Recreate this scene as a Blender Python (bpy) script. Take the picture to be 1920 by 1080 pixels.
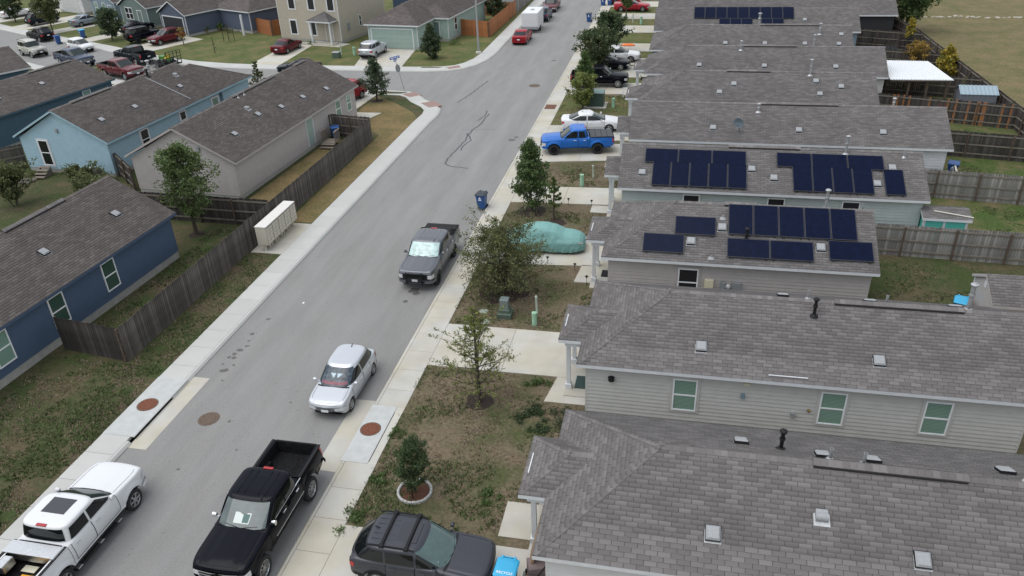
import bpy, bmesh, math, random
import numpy as np
from mathutils import Vector, Matrix
R=math.radians
random.seed(7); np.random.seed(7)
for o in list(bpy.data.objects): bpy.data.objects.remove(o)
scn=bpy.context.scene
COL=scn.collection
# ------------------------------------------------------------------ camera
CAM_H=20.4
yaw,pit,roll=R(12.8856),R(29.5765),R(-2.4378)
_f=Vector((-math.sin(yaw)*math.cos(pit),math.cos(yaw)*math.cos(pit),-math.sin(pit)))
_r=Vector((math.cos(yaw),math.sin(yaw),0)); _u=_r.cross(_f)
_r2=_r*math.cos(roll)+_u*math.sin(roll); _u2=-_r*math.sin(roll)+_u*math.cos(roll)
cd=bpy.data.cameras.new('drone_camera'); cam=bpy.data.objects.new('drone_camera',cd); COL.objects.link(cam)
cam.matrix_world=Matrix(((_r2.x,_u2.x,-_f.x,0),(_r2.y,_u2.y,-_f.y,0),(_r2.z,_u2.z,-_f.z,CAM_H),(0,0,0,1)))
cd.sensor_width=36; cd.lens=36*1468.41/1920; cd.clip_end=2000; cd.clip_start=.5
scn.camera=cam
# ------------------------------------------------------------------ sky and sun (overcast)
SUN_EL,SUN_AZ=R(70),R(-112)      # azimuth from +Y towards +X
w=bpy.data.worlds.new('World'); scn.world=w; w.use_nodes=True
nt=w.node_tree; bg=nt.nodes['Background']; bg.inputs['Strength'].default_value=.14
sky=nt.nodes.new('ShaderNodeTexSky'); sky.sky_type='NISHITA'; sky.sun_disc=False
sky.sun_elevation=SUN_EL; sky.sun_rotation=SUN_AZ; sky.dust_density=1.5; sky.air_density=1.6; sky.ozone_density=1
hs=nt.nodes.new('ShaderNodeHueSaturation'); hs.inputs['Saturation'].default_value=.30
nt.links.new(sky.outputs[0],hs.inputs['Color']); nt.links.new(hs.outputs[0],bg.inputs['Color'])
sl=bpy.data.lights.new('sun','SUN'); sl.energy=1.05; sl.angle=R(58); sl.color=(1,.985,.955)
so=bpy.data.objects.new('sun',sl); COL.objects.link(so)
sd=Vector((math.sin(SUN_AZ)*math.cos(SUN_EL),math.cos(SUN_AZ)*math.cos(SUN_EL),math.sin(SUN_EL)))
so.rotation_euler=sd.to_track_quat('Z','Y').to_euler(); so.location=(0,30,60)
scn.view_settings.view_transform='Standard'; scn.view_settings.look='None'
scn.view_settings.exposure=0.56; scn.view_settings.gamma=1
scn.render.engine='CYCLES'
# ------------------------------------------------------------------ materials
MATS={}
def mat(name,col,rough=.6,metal=0,coat=0,var=0.0,scale=6.,spec=.5,bump=0,bscale=40.,col2=None,mixs=.5,island=0,detail=4,streak=None,trans=0):
    """plain principled material; var = noise variation of value, col2 = second colour mixed by noise, island = per-piece variation"""
    if name in MATS: return MATS[name]
    m=bpy.data.materials.new(name); m.use_nodes=True; MATS[name]=m
    n=m.node_tree.nodes; l=m.node_tree.links; b=n['Principled BSDF']
    b.inputs['Roughness'].default_value=rough; b.inputs['Metallic'].default_value=metal
    b.inputs['Specular IOR Level'].default_value=spec
    if coat: b.inputs['Coat Weight'].default_value=coat; b.inputs['Coat Roughness'].default_value=.04
    col=(*col,1)
    if trans: b.inputs['Transmission Weight'].default_value=trans
    if not(var or col2 or island or bump): b.inputs['Base Color'].default_value=col; return m
    tc=n.new('ShaderNodeTexCoord'); src=tc.outputs['Object']
    if streak:
        mp=n.new('ShaderNodeMapping'); mp.inputs['Scale'].default_value=streak; l.new(src,mp.inputs[0]); src=mp.outputs[0]
    cur=None
    if col2:
        nz=n.new('ShaderNodeTexNoise'); nz.inputs['Scale'].default_value=scale; nz.inputs['Detail'].default_value=detail; l.new(src,nz.inputs['Vector'])
        rp=n.new('ShaderNodeValToRGB'); rp.color_ramp.elements[0].position=mixs-.12; rp.color_ramp.elements[1].position=mixs+.12
        rp.color_ramp.elements[0].color=col; rp.color_ramp.elements[1].color=(*col2,1)
        l.new(nz.outputs['Fac'],rp.inputs[0]); cur=rp.outputs[0]
    hv=n.new('ShaderNodeHueSaturation'); hv.inputs['Color'].default_value=col
    if cur: l.new(cur,hv.inputs['Color'])
    val=None
    if var:
        nz2=n.new('ShaderNodeTexNoise'); nz2.inputs['Scale'].default_value=scale*2.3; nz2.inputs['Detail'].default_value=6; l.new(src,nz2.inputs['Vector'])
        mr=n.new('ShaderNodeMapRange'); mr.inputs[1].default_value=.3; mr.inputs[2].default_value=.7; mr.inputs[3].default_value=1-var; mr.inputs[4].default_value=1+var
        l.new(nz2.outputs['Fac'],mr.inputs[0]); val=mr.outputs[0]
    if island:
        ge=n.new('ShaderNodeNewGeometry'); oi=n.new('ShaderNodeObjectInfo')
        ad=n.new('ShaderNodeMath'); ad.operation='ADD'; l.new(ge.outputs['Random Per Island'],ad.inputs[0]); l.new(oi.outputs['Random'],ad.inputs[1])
        fr=n.new('ShaderNodeMath'); fr.operation='FRACT'; l.new(ad.outputs[0],fr.inputs[0])
        pw=n.new('ShaderNodeMath'); pw.operation='POWER'; pw.inputs[1].default_value=1.6; l.new(fr.outputs[0],pw.inputs[0])
        m2=n.new('ShaderNodeMapRange'); m2.inputs[3].default_value=1-island*.75; m2.inputs[4].default_value=1+island*1.25
        l.new(pw.outputs[0],m2.inputs[0])
        if val:
            mu=n.new('ShaderNodeMath'); mu.operation='MULTIPLY'; l.new(val,mu.inputs[0]); l.new(m2.outputs[0],mu.inputs[1]); val=mu.outputs[0]
        else: val=m2.outputs[0]
    if val: l.new(val,hv.inputs['Value'])
    l.new(hv.outputs[0],b.inputs['Base Color'])
    if bump:
        nb=n.new('ShaderNodeTexNoise'); nb.inputs['Scale'].default_value=bscale; nb.inputs['Detail'].default_value=5; l.new(tc.outputs['Object'],nb.inputs['Vector'])
        bp=n.new('ShaderNodeBump'); bp.inputs['Strength'].default_value=bump; bp.inputs['Distance'].default_value=.02
        l.new(nb.outputs['Fac'],bp.inputs['Height']); l.new(bp.outputs[0],b.inputs['Normal'])
    return m
def srgb(r,g,b):
    return tuple(((c/255)/12.92 if c/255<=.04045 else ((c/255+.055)/1.055)**2.4) for c in (r,g,b))
def grass_mat(name,dry,green,amount,seed):
    m=bpy.data.materials.new(name); m.use_nodes=True; MATS[name]=m
    n=m.node_tree.nodes; l=m.node_tree.links; b=n['Principled BSDF']; b.inputs['Roughness'].default_value=.95; b.inputs['Specular IOR Level'].default_value=.15
    tc=n.new('ShaderNodeTexCoord'); mp=n.new('ShaderNodeMapping'); mp.inputs['Location'].default_value=(seed,seed*2,0); l.new(tc.outputs['Object'],mp.inputs[0])
    a=n.new('ShaderNodeTexNoise'); a.inputs['Scale'].default_value=.45; a.inputs['Detail'].default_value=6; a.inputs['Roughness'].default_value=.68; l.new(mp.outputs[0],a.inputs['Vector'])
    r=n.new('ShaderNodeValToRGB'); e=r.color_ramp.elements
    e[0].position=amount-.13; e[0].color=(*dry,1); e[1].position=amount+.13; e[1].color=(*green,1)
    l.new(a.outputs['Fac'],r.inputs[0])
    f=n.new('ShaderNodeTexNoise'); f.inputs['Scale'].default_value=7; f.inputs['Detail'].default_value=8; f.inputs['Roughness'].default_value=.75; l.new(mp.outputs[0],f.inputs['Vector'])
    mr=n.new('ShaderNodeMapRange'); mr.inputs[1].default_value=.28; mr.inputs[2].default_value=.72; mr.inputs[3].default_value=.5; mr.inputs[4].default_value=1.5; l.new(f.outputs['Fac'],mr.inputs[0])
    hv=n.new('ShaderNodeHueSaturation'); l.new(r.outputs[0],hv.inputs['Color']); l.new(mr.outputs[0],hv.inputs['Value']); l.new(hv.outputs[0],b.inputs['Base Color'])
    bp=n.new('ShaderNodeBump'); bp.inputs['Strength'].default_value=.7; bp.inputs['Distance'].default_value=.05; l.new(f.outputs['Fac'],bp.inputs['Height']); l.new(bp.outputs[0],b.inputs['Normal'])
    return m
# ------------------------------------------------------------------ mesh helpers
class MB:
    def __init__(s): s.v=[]; s.f=[]; s.m=[]
    def add(s,vs,fs,mi=0):
        k=len(s.v); s.v.extend([tuple(p) for p in vs]); s.f.extend([tuple(i+k for i in f) for f in fs]); s.m.extend([mi]*len(fs)); return s
    def box(s,x0,x1,y0,y1,z0,z1,mi=0):
        return s.add([(x0,y0,z0),(x1,y0,z0),(x1,y1,z0),(x0,y1,z0),(x0,y0,z1),(x1,y0,z1),(x1,y1,z1),(x0,y1,z1)],
                     [(3,2,1,0),(4,5,6,7),(0,1,5,4),(1,2,6,5),(2,3,7,6),(3,0,4,7)],mi)
    def bbox(s,x0,x1,y0,y1,z0,z1,c=.01,mi=0):
        """box with chamfered top edges"""
        vs=[(x0,y0,z0),(x1,y0,z0),(x1,y1,z0),(x0,y1,z0),(x0,y0,z1-c),(x1,y0,z1-c),(x1,y1,z1-c),(x0,y1,z1-c),(x0+c,y0+c,z1),(x1-c,y0+c,z1),(x1-c,y1-c,z1),(x0+c,y1-c,z1)]
        fs=[(3,2,1,0)]+[(a,(a+1)%4,4+(a+1)%4,4+a) for a in range(4)]+[(4+a,4+(a+1)%4,8+(a+1)%4,8+a) for a in range(4)]+[(8,9,10,11)]
        return s.add(vs,fs,mi)
    def bar(s,p,q,wd,ht=None,mi=0,up=(0,0,1)):
        """square bar from p to q"""
        p=Vector(p);q=Vector(q);d=(q-p).normalized();u=Vector(up)
        if abs(d.dot(u))>.98:u=Vector((1,0,0))
        a=d.cross(u).normalized();b=a.cross(d);ht=ht or wd
        vs=[c+a*(i*wd/2)+b*(j*ht/2) for c in(p,q) for i,j in((-1,-1),(1,-1),(1,1),(-1,1))]
        return s.add(vs,[(0,1,2,3),(7,6,5,4),(0,4,5,1),(1,5,6,2),(2,6,7,3),(3,7,4,0)],mi)
    def tube(s,pts,rad,n=8,mi=0,cap=True):
        pts=[Vector(p) for p in pts]; rad=rad if hasattr(rad,'__len__') else [rad]*len(pts); vs=[];fs=[]
        for i,p in enumerate(pts):
            d=(pts[min(i+1,len(pts)-1)]-pts[max(i-1,0)]).normalized()
            u=Vector((0,0,1)) if abs(d.z)<.9 else Vector((1,0,0)); a=d.cross(u).normalized(); b=a.cross(d)
            for k in range(n):
                t=2*math.pi*k/n; vs.append(p+a*(math.cos(t)*rad[i])+b*(math.sin(t)*rad[i]))
        for i in range(len(pts)-1):
            for k in range(n): fs.append((i*n+k,i*n+(k+1)%n,(i+1)*n+(k+1)%n,(i+1)*n+k))
        if cap: fs.append(tuple(range(n))[::-1]); fs.append(tuple((len(pts)-1)*n+k for k in range(n)))
        return s.add(vs,fs,mi)
    def lathe(s,prof,n=16,axis='z',c=(0,0,0),mi=0):
        vs=[];fs=[];m=len(prof)
        for k in range(n):
            t=2*math.pi*k/n
            for r,h in prof:
                a,b=r*math.cos(t),r*math.sin(t)
                vs.append((c[0]+a,c[1]+b,c[2]+h) if axis=='z' else ((c[0]+a,c[1]+h,c[2]+b) if axis=='y' else (c[0]+h,c[1]+a,c[2]+b)))
        for k in range(n):
            for i in range(m-1):
                q=(k*m+i,((k+1)%n)*m+i,((k+1)%n)*m+i+1,k*m+i+1)
                fs.append(q if axis!='y' else q[::-1])
        return s.add(vs,fs,mi)
    def poly(s,pts,z0,z1,mi=0):
        """extruded ground polygon (counter clockwise)"""
        n=len(pts); vs=[(x,y,z1) for x,y in pts]+[(x,y,z0) for x,y in pts]
        return s.add(vs,[tuple(range(n))]+[(i,i+n,(i+1)%n+n,(i+1)%n) for i in range(n)],mi)
    def grid(s,P,mi=0,flip=False,wrap=False):
        """P[i][j] points"""
        a=len(P);b=len(P[0]);vs=[p for r in P for p in r];fs=[]
        for i in range(a-1):
            for j in range(b if wrap else b-1):
                q=(i*b+j,i*b+(j+1)%b,(i+1)*b+(j+1)%b,(i+1)*b+j); fs.append(q[::-1] if flip else q)
        return s.add(vs,fs,mi)
    def mesh(s,name,mats,smooth=None):
        me=bpy.data.meshes.new(name); me.from_pydata(s.v,[],s.f)
        for m in (mats if isinstance(mats,(list,tuple)) else [mats]): me.materials.append(m)
        if any(s.m): me.polygons.foreach_set('material_index',s.m)
        if smooth is not None:
            me.polygons.foreach_set('use_smooth',[True]*len(s.f)); me.set_sharp_from_angle(angle=R(smooth))
        me.update(); return me
    def build(s,name,mats,parent=None,smooth=None,**k):
        return link(name,s.mesh(name,mats,smooth),parent,**k)
def link(name,data,parent=None,loc=None,rz=None,label=None,cat=None,group=None,kind=None):
    o=bpy.data.objects.new(name,data); COL.objects.link(o)
    if parent: o.parent=parent
    if loc is not None: o.location=loc
    if rz is not None: o.rotation_euler=(0,0,rz)
    if label: o['label']=label
    if cat: o['category']=cat
    if group: o['group']=group
    if kind: o['kind']=kind
    return o
def thing(name,label,cat,loc=(0,0,0),rz=0,group=None): return link(name,None,None,loc,rz,label,cat,group)
def fastmesh(name,V,F4,mats,tri=False):
    """numpy vertices (n,3) and quads (m,4) or triangles"""
    me=bpy.data.meshes.new(name); k=3 if tri else 4
    me.vertices.add(len(V)); me.vertices.foreach_set('co',np.asarray(V,np.float32).ravel())
    me.loops.add(len(F4)*k); me.loops.foreach_set('vertex_index',np.asarray(F4,np.int32).ravel())
    me.polygons.add(len(F4)); me.polygons.foreach_set('loop_start',np.arange(0,len(F4)*k,k,dtype=np.int32))
    for m in (mats if isinstance(mats,(list,tuple)) else [mats]): me.materials.append(m)
    me.update(calc_edges=True); return me
def text(name,body,size,m,parent,mw,depth=.004):
    cu=bpy.data.curves.new(name,'FONT'); cu.body=body; cu.size=size; cu.align_x='CENTER'; cu.align_y='CENTER'; cu.extrude=depth
    t=bpy.data.objects.new(name,cu); COL.objects.link(t); dg=bpy.context.evaluated_depsgraph_get()
    me=bpy.data.meshes.new_from_object(t.evaluated_get(dg)); bpy.data.objects.remove(t); me.materials.clear(); me.materials.append(m)
    o=link(name,me,parent); o.matrix_local=mw; return o
# palette
CONC=mat('concrete',(.415,.385,.315),.9,var=.07,scale=.5,bump=.1,bscale=60,col2=(.43,.42,.385),island=.05,detail=3)
CONCL=mat('clean_concrete',(.425,.425,.405),.9,var=.03,scale=.5,bump=.1,bscale=60,island=.04)
CONC2=mat('new_concrete',(.42,.43,.42),.9,var=.08,scale=1.2)
JOINT=mat('joint_soil',(.10,.085,.065),1)
WHITE=mat('white_trim',(.60,.615,.63),.55,var=.05,scale=2)
BLACK=mat('black_plastic',(.010,.010,.011),.6,spec=.25)
RUBBER=mat('rubber',(.018,.018,.018),.85)
CHROME=mat('chrome',(.75,.76,.78),.18,1)
ALU=mat('aluminium',(.55,.56,.57),.38,1,var=.1,scale=9)
GALV=mat('galvanised',(.38,.39,.40),.5,.6,var=.12,scale=5)
GLASS=mat('car_glass',(.006,.008,.009),.05,spec=.45)
WGLASS=mat('windscreen_glass',(.022,.032,.032),.05,var=.25,scale=2,spec=.35)
RED=mat('red_lens',(.35,.01,.012),.2,coat=.5)
LENS=mat('clear_lens',(.55,.56,.57),.15,coat=.5)
AMBER=mat('amber_lens',(.75,.30,.03),.3)
DARKIN=mat('dark_interior',(.006,.006,.006),.95,spec=.05)
SHING=mat('roof_shingle',(.147,.1375,.135),.95,var=.09,scale=.35,island=.17,spec=.1)
SHINGW=mat('roof_shingle_brown',(.128,.112,.106),.95,var=.09,scale=.35,island=.17,spec=.1)
DECK=mat('roof_deck',(.055,.05,.05),.95,var=.1)
VENT=mat('vent_metal',(.27,.28,.29),.6,.0,var=.1,scale=8)
RIDGEV=mat('ridge_vent_black',(.02,.019,.02),.8)
# ------------------------------------------------------------------ ground, road, pavements
ZR=-.13
ASPH=mat('asphalt',(.203,.199,.191),.93,var=.055,scale=.5,bump=.25,bscale=90,col2=(.216,.213,.206),detail=8,streak=(1.6,.3,1))
_n=ASPH.node_tree.nodes;_l=ASPH.node_tree.links;_b=_n['Principled BSDF'];_src=_b.inputs['Base Color'].links[0].from_socket
_tc=_n.new('ShaderNodeTexCoord');_nf=_n.new('ShaderNodeTexNoise');_nf.inputs['Scale'].default_value=22;_nf.inputs['Detail'].default_value=3;_l.new(_tc.outputs['Object'],_nf.inputs['Vector'])
_mp=_n.new('ShaderNodeMapping');_mp.inputs['Scale'].default_value=(.9,.012,1);_l.new(_tc.outputs['Object'],_mp.inputs[0]);_nl=_n.new('ShaderNodeTexNoise');_nl.inputs['Scale'].default_value=1.0;_nl.inputs['Detail'].default_value=4;_l.new(_mp.outputs[0],_nl.inputs['Vector'])
_m1=_n.new('ShaderNodeMapRange');_m1.inputs[1].default_value=.3;_m1.inputs[2].default_value=.7;_m1.inputs[3].default_value=.86;_m1.inputs[4].default_value=1.14;_l.new(_nf.outputs['Fac'],_m1.inputs[0])
_m2=_n.new('ShaderNodeMapRange');_m2.inputs[1].default_value=.3;_m2.inputs[2].default_value=.7;_m2.inputs[3].default_value=.94;_m2.inputs[4].default_value=1.06;_l.new(_nl.outputs['Fac'],_m2.inputs[0])
_mm=_n.new('ShaderNodeMath');_mm.operation='MULTIPLY';_l.new(_m1.outputs[0],_mm.inputs[0]);_l.new(_m2.outputs[0],_mm.inputs[1])
_hv=_n.new('ShaderNodeHueSaturation');_l.new(_src,_hv.inputs['Color']);_l.new(_mm.outputs[0],_hv.inputs['Value']);_l.new(_hv.outputs[0],_b.inputs['Base Color'])
YARD=grass_mat('yard_grass',(.145,.115,.078),(.060,.074,.028),.55,3.)
VERGE=grass_mat('verge_grass',(.105,.080,.052),(.046,.062,.022),.45,11.)
GREENL=grass_mat('green_lawn',(.16,.135,.062),(.078,.098,.034),.44,5.)
BACKY=grass_mat('back_lawn',(.15,.115,.066),(.055,.085,.024),.44,9.)
GOLDG=grass_mat('golden_grass',(.185,.135,.066),(.105,.095,.040),.54,31.)
FIELD=grass_mat('field_grass',(.165,.132,.072),(.105,.105,.046),.52,21.)
MULCH=mat('mulch',(.035,.024,.018),1,var=.5,scale=14)
def lawn(name,pts,z,m,z0=-.3,label=None):
    return MB().poly(pts,z0,z).build(name,m,kind='structure')
MB().poly([(-700,-300),(700,-300),(700,900),(-700,900)],-.5,-.24).build('ground',FIELD,kind='structure')
MB().poly([(-150,-12),(-11.3,-12),(-11.3,170),(-150,170)],-.3,ZR).build('road',ASPH,kind='structure')
farkerb=[(-150,124),(-120,110.5),(-95.8,98.3),(-87.6,94.3),(-77,89.7),(-71.3,87.1),(-66.2,84.5),(-60.5,81.9),(-55.3,80.1),(-50.5,79.2),(-46.6,78.9),(-29.5,78.8),(-26,78.95),(-24.2,79.3),(-22.7,80.2),(-21.6,81.8),(-20.9,84),(-20.6,87),(-20.6,170)]
nearkerb=[(-20.75,-12),(-20.75,62.2),(-20.65,64.4),(-20.9,66),(-21.8,67.4),(-23.2,68.8),(-24.3,70.4),(-25.6,71.3),(-28.5,71.6),(-46.6,71.3),(-51.5,71.9),(-56.5,72.6),(-63.5,75.0),(-73.5,79.0),(-82.7,83.6),(-92,88.0),(-150,115)]
rightkerb=[(-11.85,170),(-11.85,-12)]
def offs(pl,d):
    out=[]
    for i,p in enumerate(pl):
        a=Vector(pl[max(i-1,0)]);b=Vector(pl[min(i+1,len(pl)-1)])
        p=Vector(p); n=Vector((0,0))
        for q,r in ((a,p),(p,b)):
            if (r-q).length>1e-6: t=(r-q).normalized(); n+=Vector((-t.y,t.x))
        n.normalize(); t=((p-a) if (p-a).length>1e-6 else (b-p)).normalized(); k=max(.5,n.dot(Vector((-t.y,t.x))))
        out.append(tuple(p+n*(d/k)))
    return out
def resample(pl,step):
    out=[];acc=0
    for a,b in zip(pl[:-1],pl[1:]):
        a=Vector(a);b=Vector(b);L=(b-a).length;n=max(1,round(L/step))
        out+= [tuple(a.lerp(b,i/n)) for i in range(n)]
    return out+[pl[-1]]
def strip(rootname,pl,d0,d1,step,m,zt,gap=.012,piece='slab',crop=None,z0=-.2,roll=0):
    """pavement of separate slabs along a polyline; the bedding below is the root object"""
    pl=resample(pl,step); A=offs(pl,d0);B=offs(pl,d1)
    pts=A+B[::-1]
    root=MB(); n=len(A)
    root.add([(x,y,zt-(.13 if roll else .03)) for x,y in A]+[(x,y,zt-(.13 if roll else .03)) for x,y in B],[(i,i+1,n+i+1,n+i) for i in range(n-1)])
    ro=root.build(rootname,JOINT,kind='structure')
    for i in range(n-1):
        a,b,c,d=Vector(A[i]),Vector(A[i+1]),Vector(B[i+1]),Vector(B[i])
        cen=(a+b+c+d)/4
        if crop and not crop(cen): continue
        if (b-a).length<.05: continue
        g=gap/2; t=(b-a).normalized(); s=(d-a).normalized()
        q=[a+t*g+s*g,b-t*g+s*g,c-t*g-s*g,d+t*g-s*g]
        vs=[(p.x,p.y,z0) for p in q]+[(p.x,p.y,zt-.008) for p in q]
        if roll:  # rolled kerb: outer edge low
            for k in (0,1): vs[4+k]=(q[k].x,q[k].y,ZR+.035)
            e=[q[0].lerp(q[3],.45),q[1].lerp(q[2],.45)]
            vs=vs[:4]+[vs[4],vs[5],(e[1].x,e[1].y,zt-.004),(e[0].x,e[0].y,zt-.004),(q[2].x,q[2].y,zt),(q[3].x,q[3].y,zt)]
            MB().add(vs,[(0,1,5,4),(4,5,6,7),(7,6,8,9),(1,2,8,6,5),(3,0,4,7,9),(2,3,9,8)]).build(piece,m,ro); continue
        c2=.008; cc=sum(q,Vector((0,0)))/4
        vs+=[(p.x+(cc.x-p.x)*.012,p.y+(cc.y-p.y)*.012,zt) for p in q]
        MB().add(vs,[(0,1,5,4),(1,2,6,5),(2,3,7,6),(3,0,4,7),(4,5,9,8),(5,6,10,9),(6,7,11,10),(7,4,8,11),(8,9,10,11)]).build(piece,m,ro)
    return ro
def inview(c): return -115<c.x<30 and 8<c.y<124
def cropR(c): return inview(c)
def cropL(c): return inview(c) and not(20.6<c.y<24.9 and c.x>-23)
# rolled kerbs and slabs, each piece its own object; polylines run with the block on their left side
strip('kerb',[(p[0],p[1]) for p in nearkerb],0,.2,3.0,CONCL,0,piece='kerb_stone',crop=cropL,roll=1)
strip('sidewalk',nearkerb,.2,1.5,1.5,CONCL,0,piece='slab',crop=cropL)
strip('kerb',farkerb,0,.2,3.0,CONCL,0,piece='kerb_stone',crop=inview,roll=1)
strip('sidewalk',farkerb,.2,1.7,1.5,CONCL,0,piece='slab',crop=inview)
strip('kerb',rightkerb,0,.2,3.0,CONC,0,piece='kerb_stone',crop=cropR,roll=1)
strip('sidewalk',rightkerb,.2,1.45,1.5,CONC,0,piece='slab',crop=lambda c:inview(c) and not(20.9<c.y<24.5))
# lots
lawn('lawn',[(-10.4,-12),(26.2,-12),(26.2,170),(-10.4,170)],-.03,YARD)
lawn('field',[(26.2,-40),(400,-40),(400,600),(26.2,600)],-.035,FIELD)
nk=offs(nearkerb,1.5)
lawn('lawn',nk+[(-150,-12)],-.03,VERGE)
fk=offs(farkerb,1.7)
lawn('lawn',fk+[(-150,170)],-.03,GREENL)
for pts in ([(9.6,41.8),(24,41.3),(25.4,49.2),(13.5,50.5)],[(9.3,33),(25,33),(24,41.2),(9.6,41.6)],[(17,50.5),(25.3,49.4),(25.2,57),(17,58.2)],[(17,58.4),(25.1,57.3),(25,64.4),(14.5,67.4)],[(14.5,67.7),(25,64.8),(24.8,72.2),(17,74)]):
    MB().poly(pts,-.2,-.024).build('back_lawn',VERGE if pts[0]==(9.3,33) else BACKY,kind='structure')
for a,b in ((62.5,71.2),(75.4,77.2),(86.0,88.4),(92.6,98.0),(102.5,106.2),(110.4,114.8)): MB().poly([(-10.38,a),(-3.3,a),(-3.3,b),(-10.38,b)],-.2,-.024).build('lawn',GREENL,kind='structure')
for pts in ([(-24.0,41.5),(-22.3,41.5),(-22.3,63.2),(-23.2,64.8),(-25.5,67.2),(-28.3,69.6),(-28.2,62),(-24,58.5)],[(-28.4,44),(-24.5,44),(-24.3,57),(-27.6,57)]): MB().poly(pts,-.2,-.022).build('lawn',GOLDG,kind='structure')
# driveways and walks (separate slabs)
def slabs(name,quads,m=CONC,z=0.002):
    ro=None
    for q in quads:
        c=sum((Vector(p) for p in q),Vector((0,0)))/len(q)
        q2=[tuple(Vector(p)+(c-Vector(p)).normalized()*.012) for p in q]
        o=MB().poly(q2,-.2,z).build('slab' if ro else name,m,ro)
        if not ro: ro=o; o['kind']='structure'
def drive(y0,y1,x0=-10.4,x1=-2.9,tilt=0,split=-7.0):
    def Y(y,x): return y+tilt*(x+10.4)/7
    xs=[x0,split,x1] if split else [x0,x1]
    slabs('driveway',[[(a,Y(y0,a)),(b,Y(y0,b)),(b,Y(y1,b)),(a,Y(y1,a))] for a,b in zip(xs[:-1],xs[1:])])
drive(13.0,17.9,split=-6.6); slabs('front_walk',[[(-5.05,18.3),(-2.9,18.3),(-2.9,19.95),(-5.05,19.95)]])
drive(27.6,31.15); slabs('front_walk',[[(-4.75,25.8),(-2.9,25.8),(-2.9,27.6),(-4.45,27.6)]])
drive(37.6,41.3,tilt=.5); slabs('front_walk',[[(-4.9,36.15),(-2.9,36.15),(-2.9,38.1),(-4.7,38.1)]])
drive(46.2,49.0,tilt=.3); slabs('front_walk',[[(-5.1,45.2),(-2.9,45.2),(-2.9,46.3),(-5.1,46.3)]])
drive(53.6,57.2,tilt=1.1); drive(58.4,62.2,tilt=.6)
slabs('front_walk',[[(-5.0,53.1),(-2.9,53.3),(-2.9,54.6),(-5.0,54.4)]])
drive(71.4,75.2,tilt=.5); drive(77.4,81.8,tilt=.3); drive(82.6,85.4); drive(88.6,92.4); drive(98.2,102.3); drive(106.4,110.2); drive(115,119)
slabs('driveway',[[(-34.9,80.4),(-29.5,80.4),(-30.7,90.4),(-36.9,90.4)]])
slabs('driveway',[[(-47.3,80.6),(-43.7,80.6),(-44.2,91.6),(-47.5,92.2)],[(-44.2,90.0),(-40.3,89.2),(-39.6,91.0),(-44.2,91.7)]])
def fdrive(bx,by,wd,ln):
    d=Vector((.41,.91));n=Vector((.91,-.41));b=Vector((bx,by))
    slabs('driveway',[[tuple(b),tuple(b+n*wd),tuple(b+n*wd+d*ln),tuple(b+d*ln)]])
fdrive(-68.3,87.1,4.8,8.5); fdrive(-78.3,91.7,2.9,9); fdrive(-87.6,95.9,3.0,9.5); fdrive(-95.6,99.6,4.6,11)
fdrive(-104,103.6,4,12)
slabs('driveway',[[(-31.9,64.5),(-28.7,64.5),(-28.4,70),(-32.3,70)]]); slabs('front_walk',[[(-28.6,62.2),(-26.6,62.2),(-25.9,64.3),(-28.6,64.3)]])
slabs('driveway',[[(-58.5,66.5),(-55,66.0),(-54.5,71.0),(-58,72.0)]])
# mailbox pad and stains
slabs('mailbox_pad',[[(-24.2,37.1),(-22.24,37.1),(-22.24,39.2),(-24.2,39.2)],[(-24.2,39.2),(-22.24,39.2),(-22.24,41.3),(-24.2,41.3)]])
slabs('planting_strip_pad',[[(-22.1,66.2),(-21.1,66.9),(-22.2,68.3),(-23.3,67.5)]],mat('red_pavers',(.26,.175,.15),.9,var=.15,scale=8),.006)
slabs('tactile_pad',[[(-24.0,79.75),(-22.9,80.55),(-23.4,81.4),(-24.6,80.4)]],MATS['red_pavers'],.006)
slabs('tactile_pad',[[(-24.9,69.3),(-24.0,70.1),(-25.0,71.0),(-26.0,70.2)]],MATS['red_pavers'],.006)
MB().poly([(-27.3,80.1),(-25.3,80.2),(-24.9,80.5),(-27.2,80.45)],-.1,.01).build('planting_strip',VERGE,kind='structure')
MB().poly([(-29.5,70.2),(-26.2,70.35),(-25.6,70.9),(-29.3,71.1)],-.1,.01).build('planting_strip',VERGE,kind='structure')
# worn ground: mulch rings, cracks sealed with tar, oil spots
def blob(name,cx,cy,r,z,m,n=18,jit=.2,kind='structure',parent=None,sx=1):
    pts=[(cx+math.cos(2*math.pi*k/n)*r*sx*(1+random.uniform(-jit,jit)),cy+math.sin(2*math.pi*k/n)*r*(1+random.uniform(-jit,jit))) for k in range(n)]
    return MB().poly(pts,z-.03,z).build(name,m,parent,kind=kind)
TAR=mat('tar_seal',(.05,.05,.052),.6)
OIL=mat('oil_stain',(.095,.09,.086),.7,var=.3,scale=6)
def ribbon(name,pts,wd,z,m,kind='structure'):
    pts=resample(pts,.35); pts=[(x+random.uniform(-.05,.05),y+random.uniform(-.05,.05)) for x,y in pts]
    A=offs(pts,wd/2);B=offs(pts,-wd/2); n=len(A)
    A=[(a[0]+random.uniform(-.012,.012),a[1]) for a in A]
    return MB().add([(x,y,z) for x,y in B]+[(x,y,z) for x,y in A],[(i,i+1,n+i+1,n+i) for i in range(n-1)]).build(name,m,kind=kind)
for pts in ([(-16.3,65.3),(-16.35,62.6),(-16.65,60.9),(-16.7,59.6),(-16.15,58.2),(-16.5,56.8),(-16.3,55.8)],[(-16.9,60.0),(-16.6,58.1),(-16.75,56),(-16.9,54),(-16.75,52.9),(-16.2,52.45),(-14.8,52.15)],[(-16.75,66.2),(-16.5,64.6),(-16.9,63.2)],[(-18.9,76),(-19.4,72),(-20,68.3)]):
    ribbon('crack_seal',pts,.11,ZR+.004,TAR)
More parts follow.
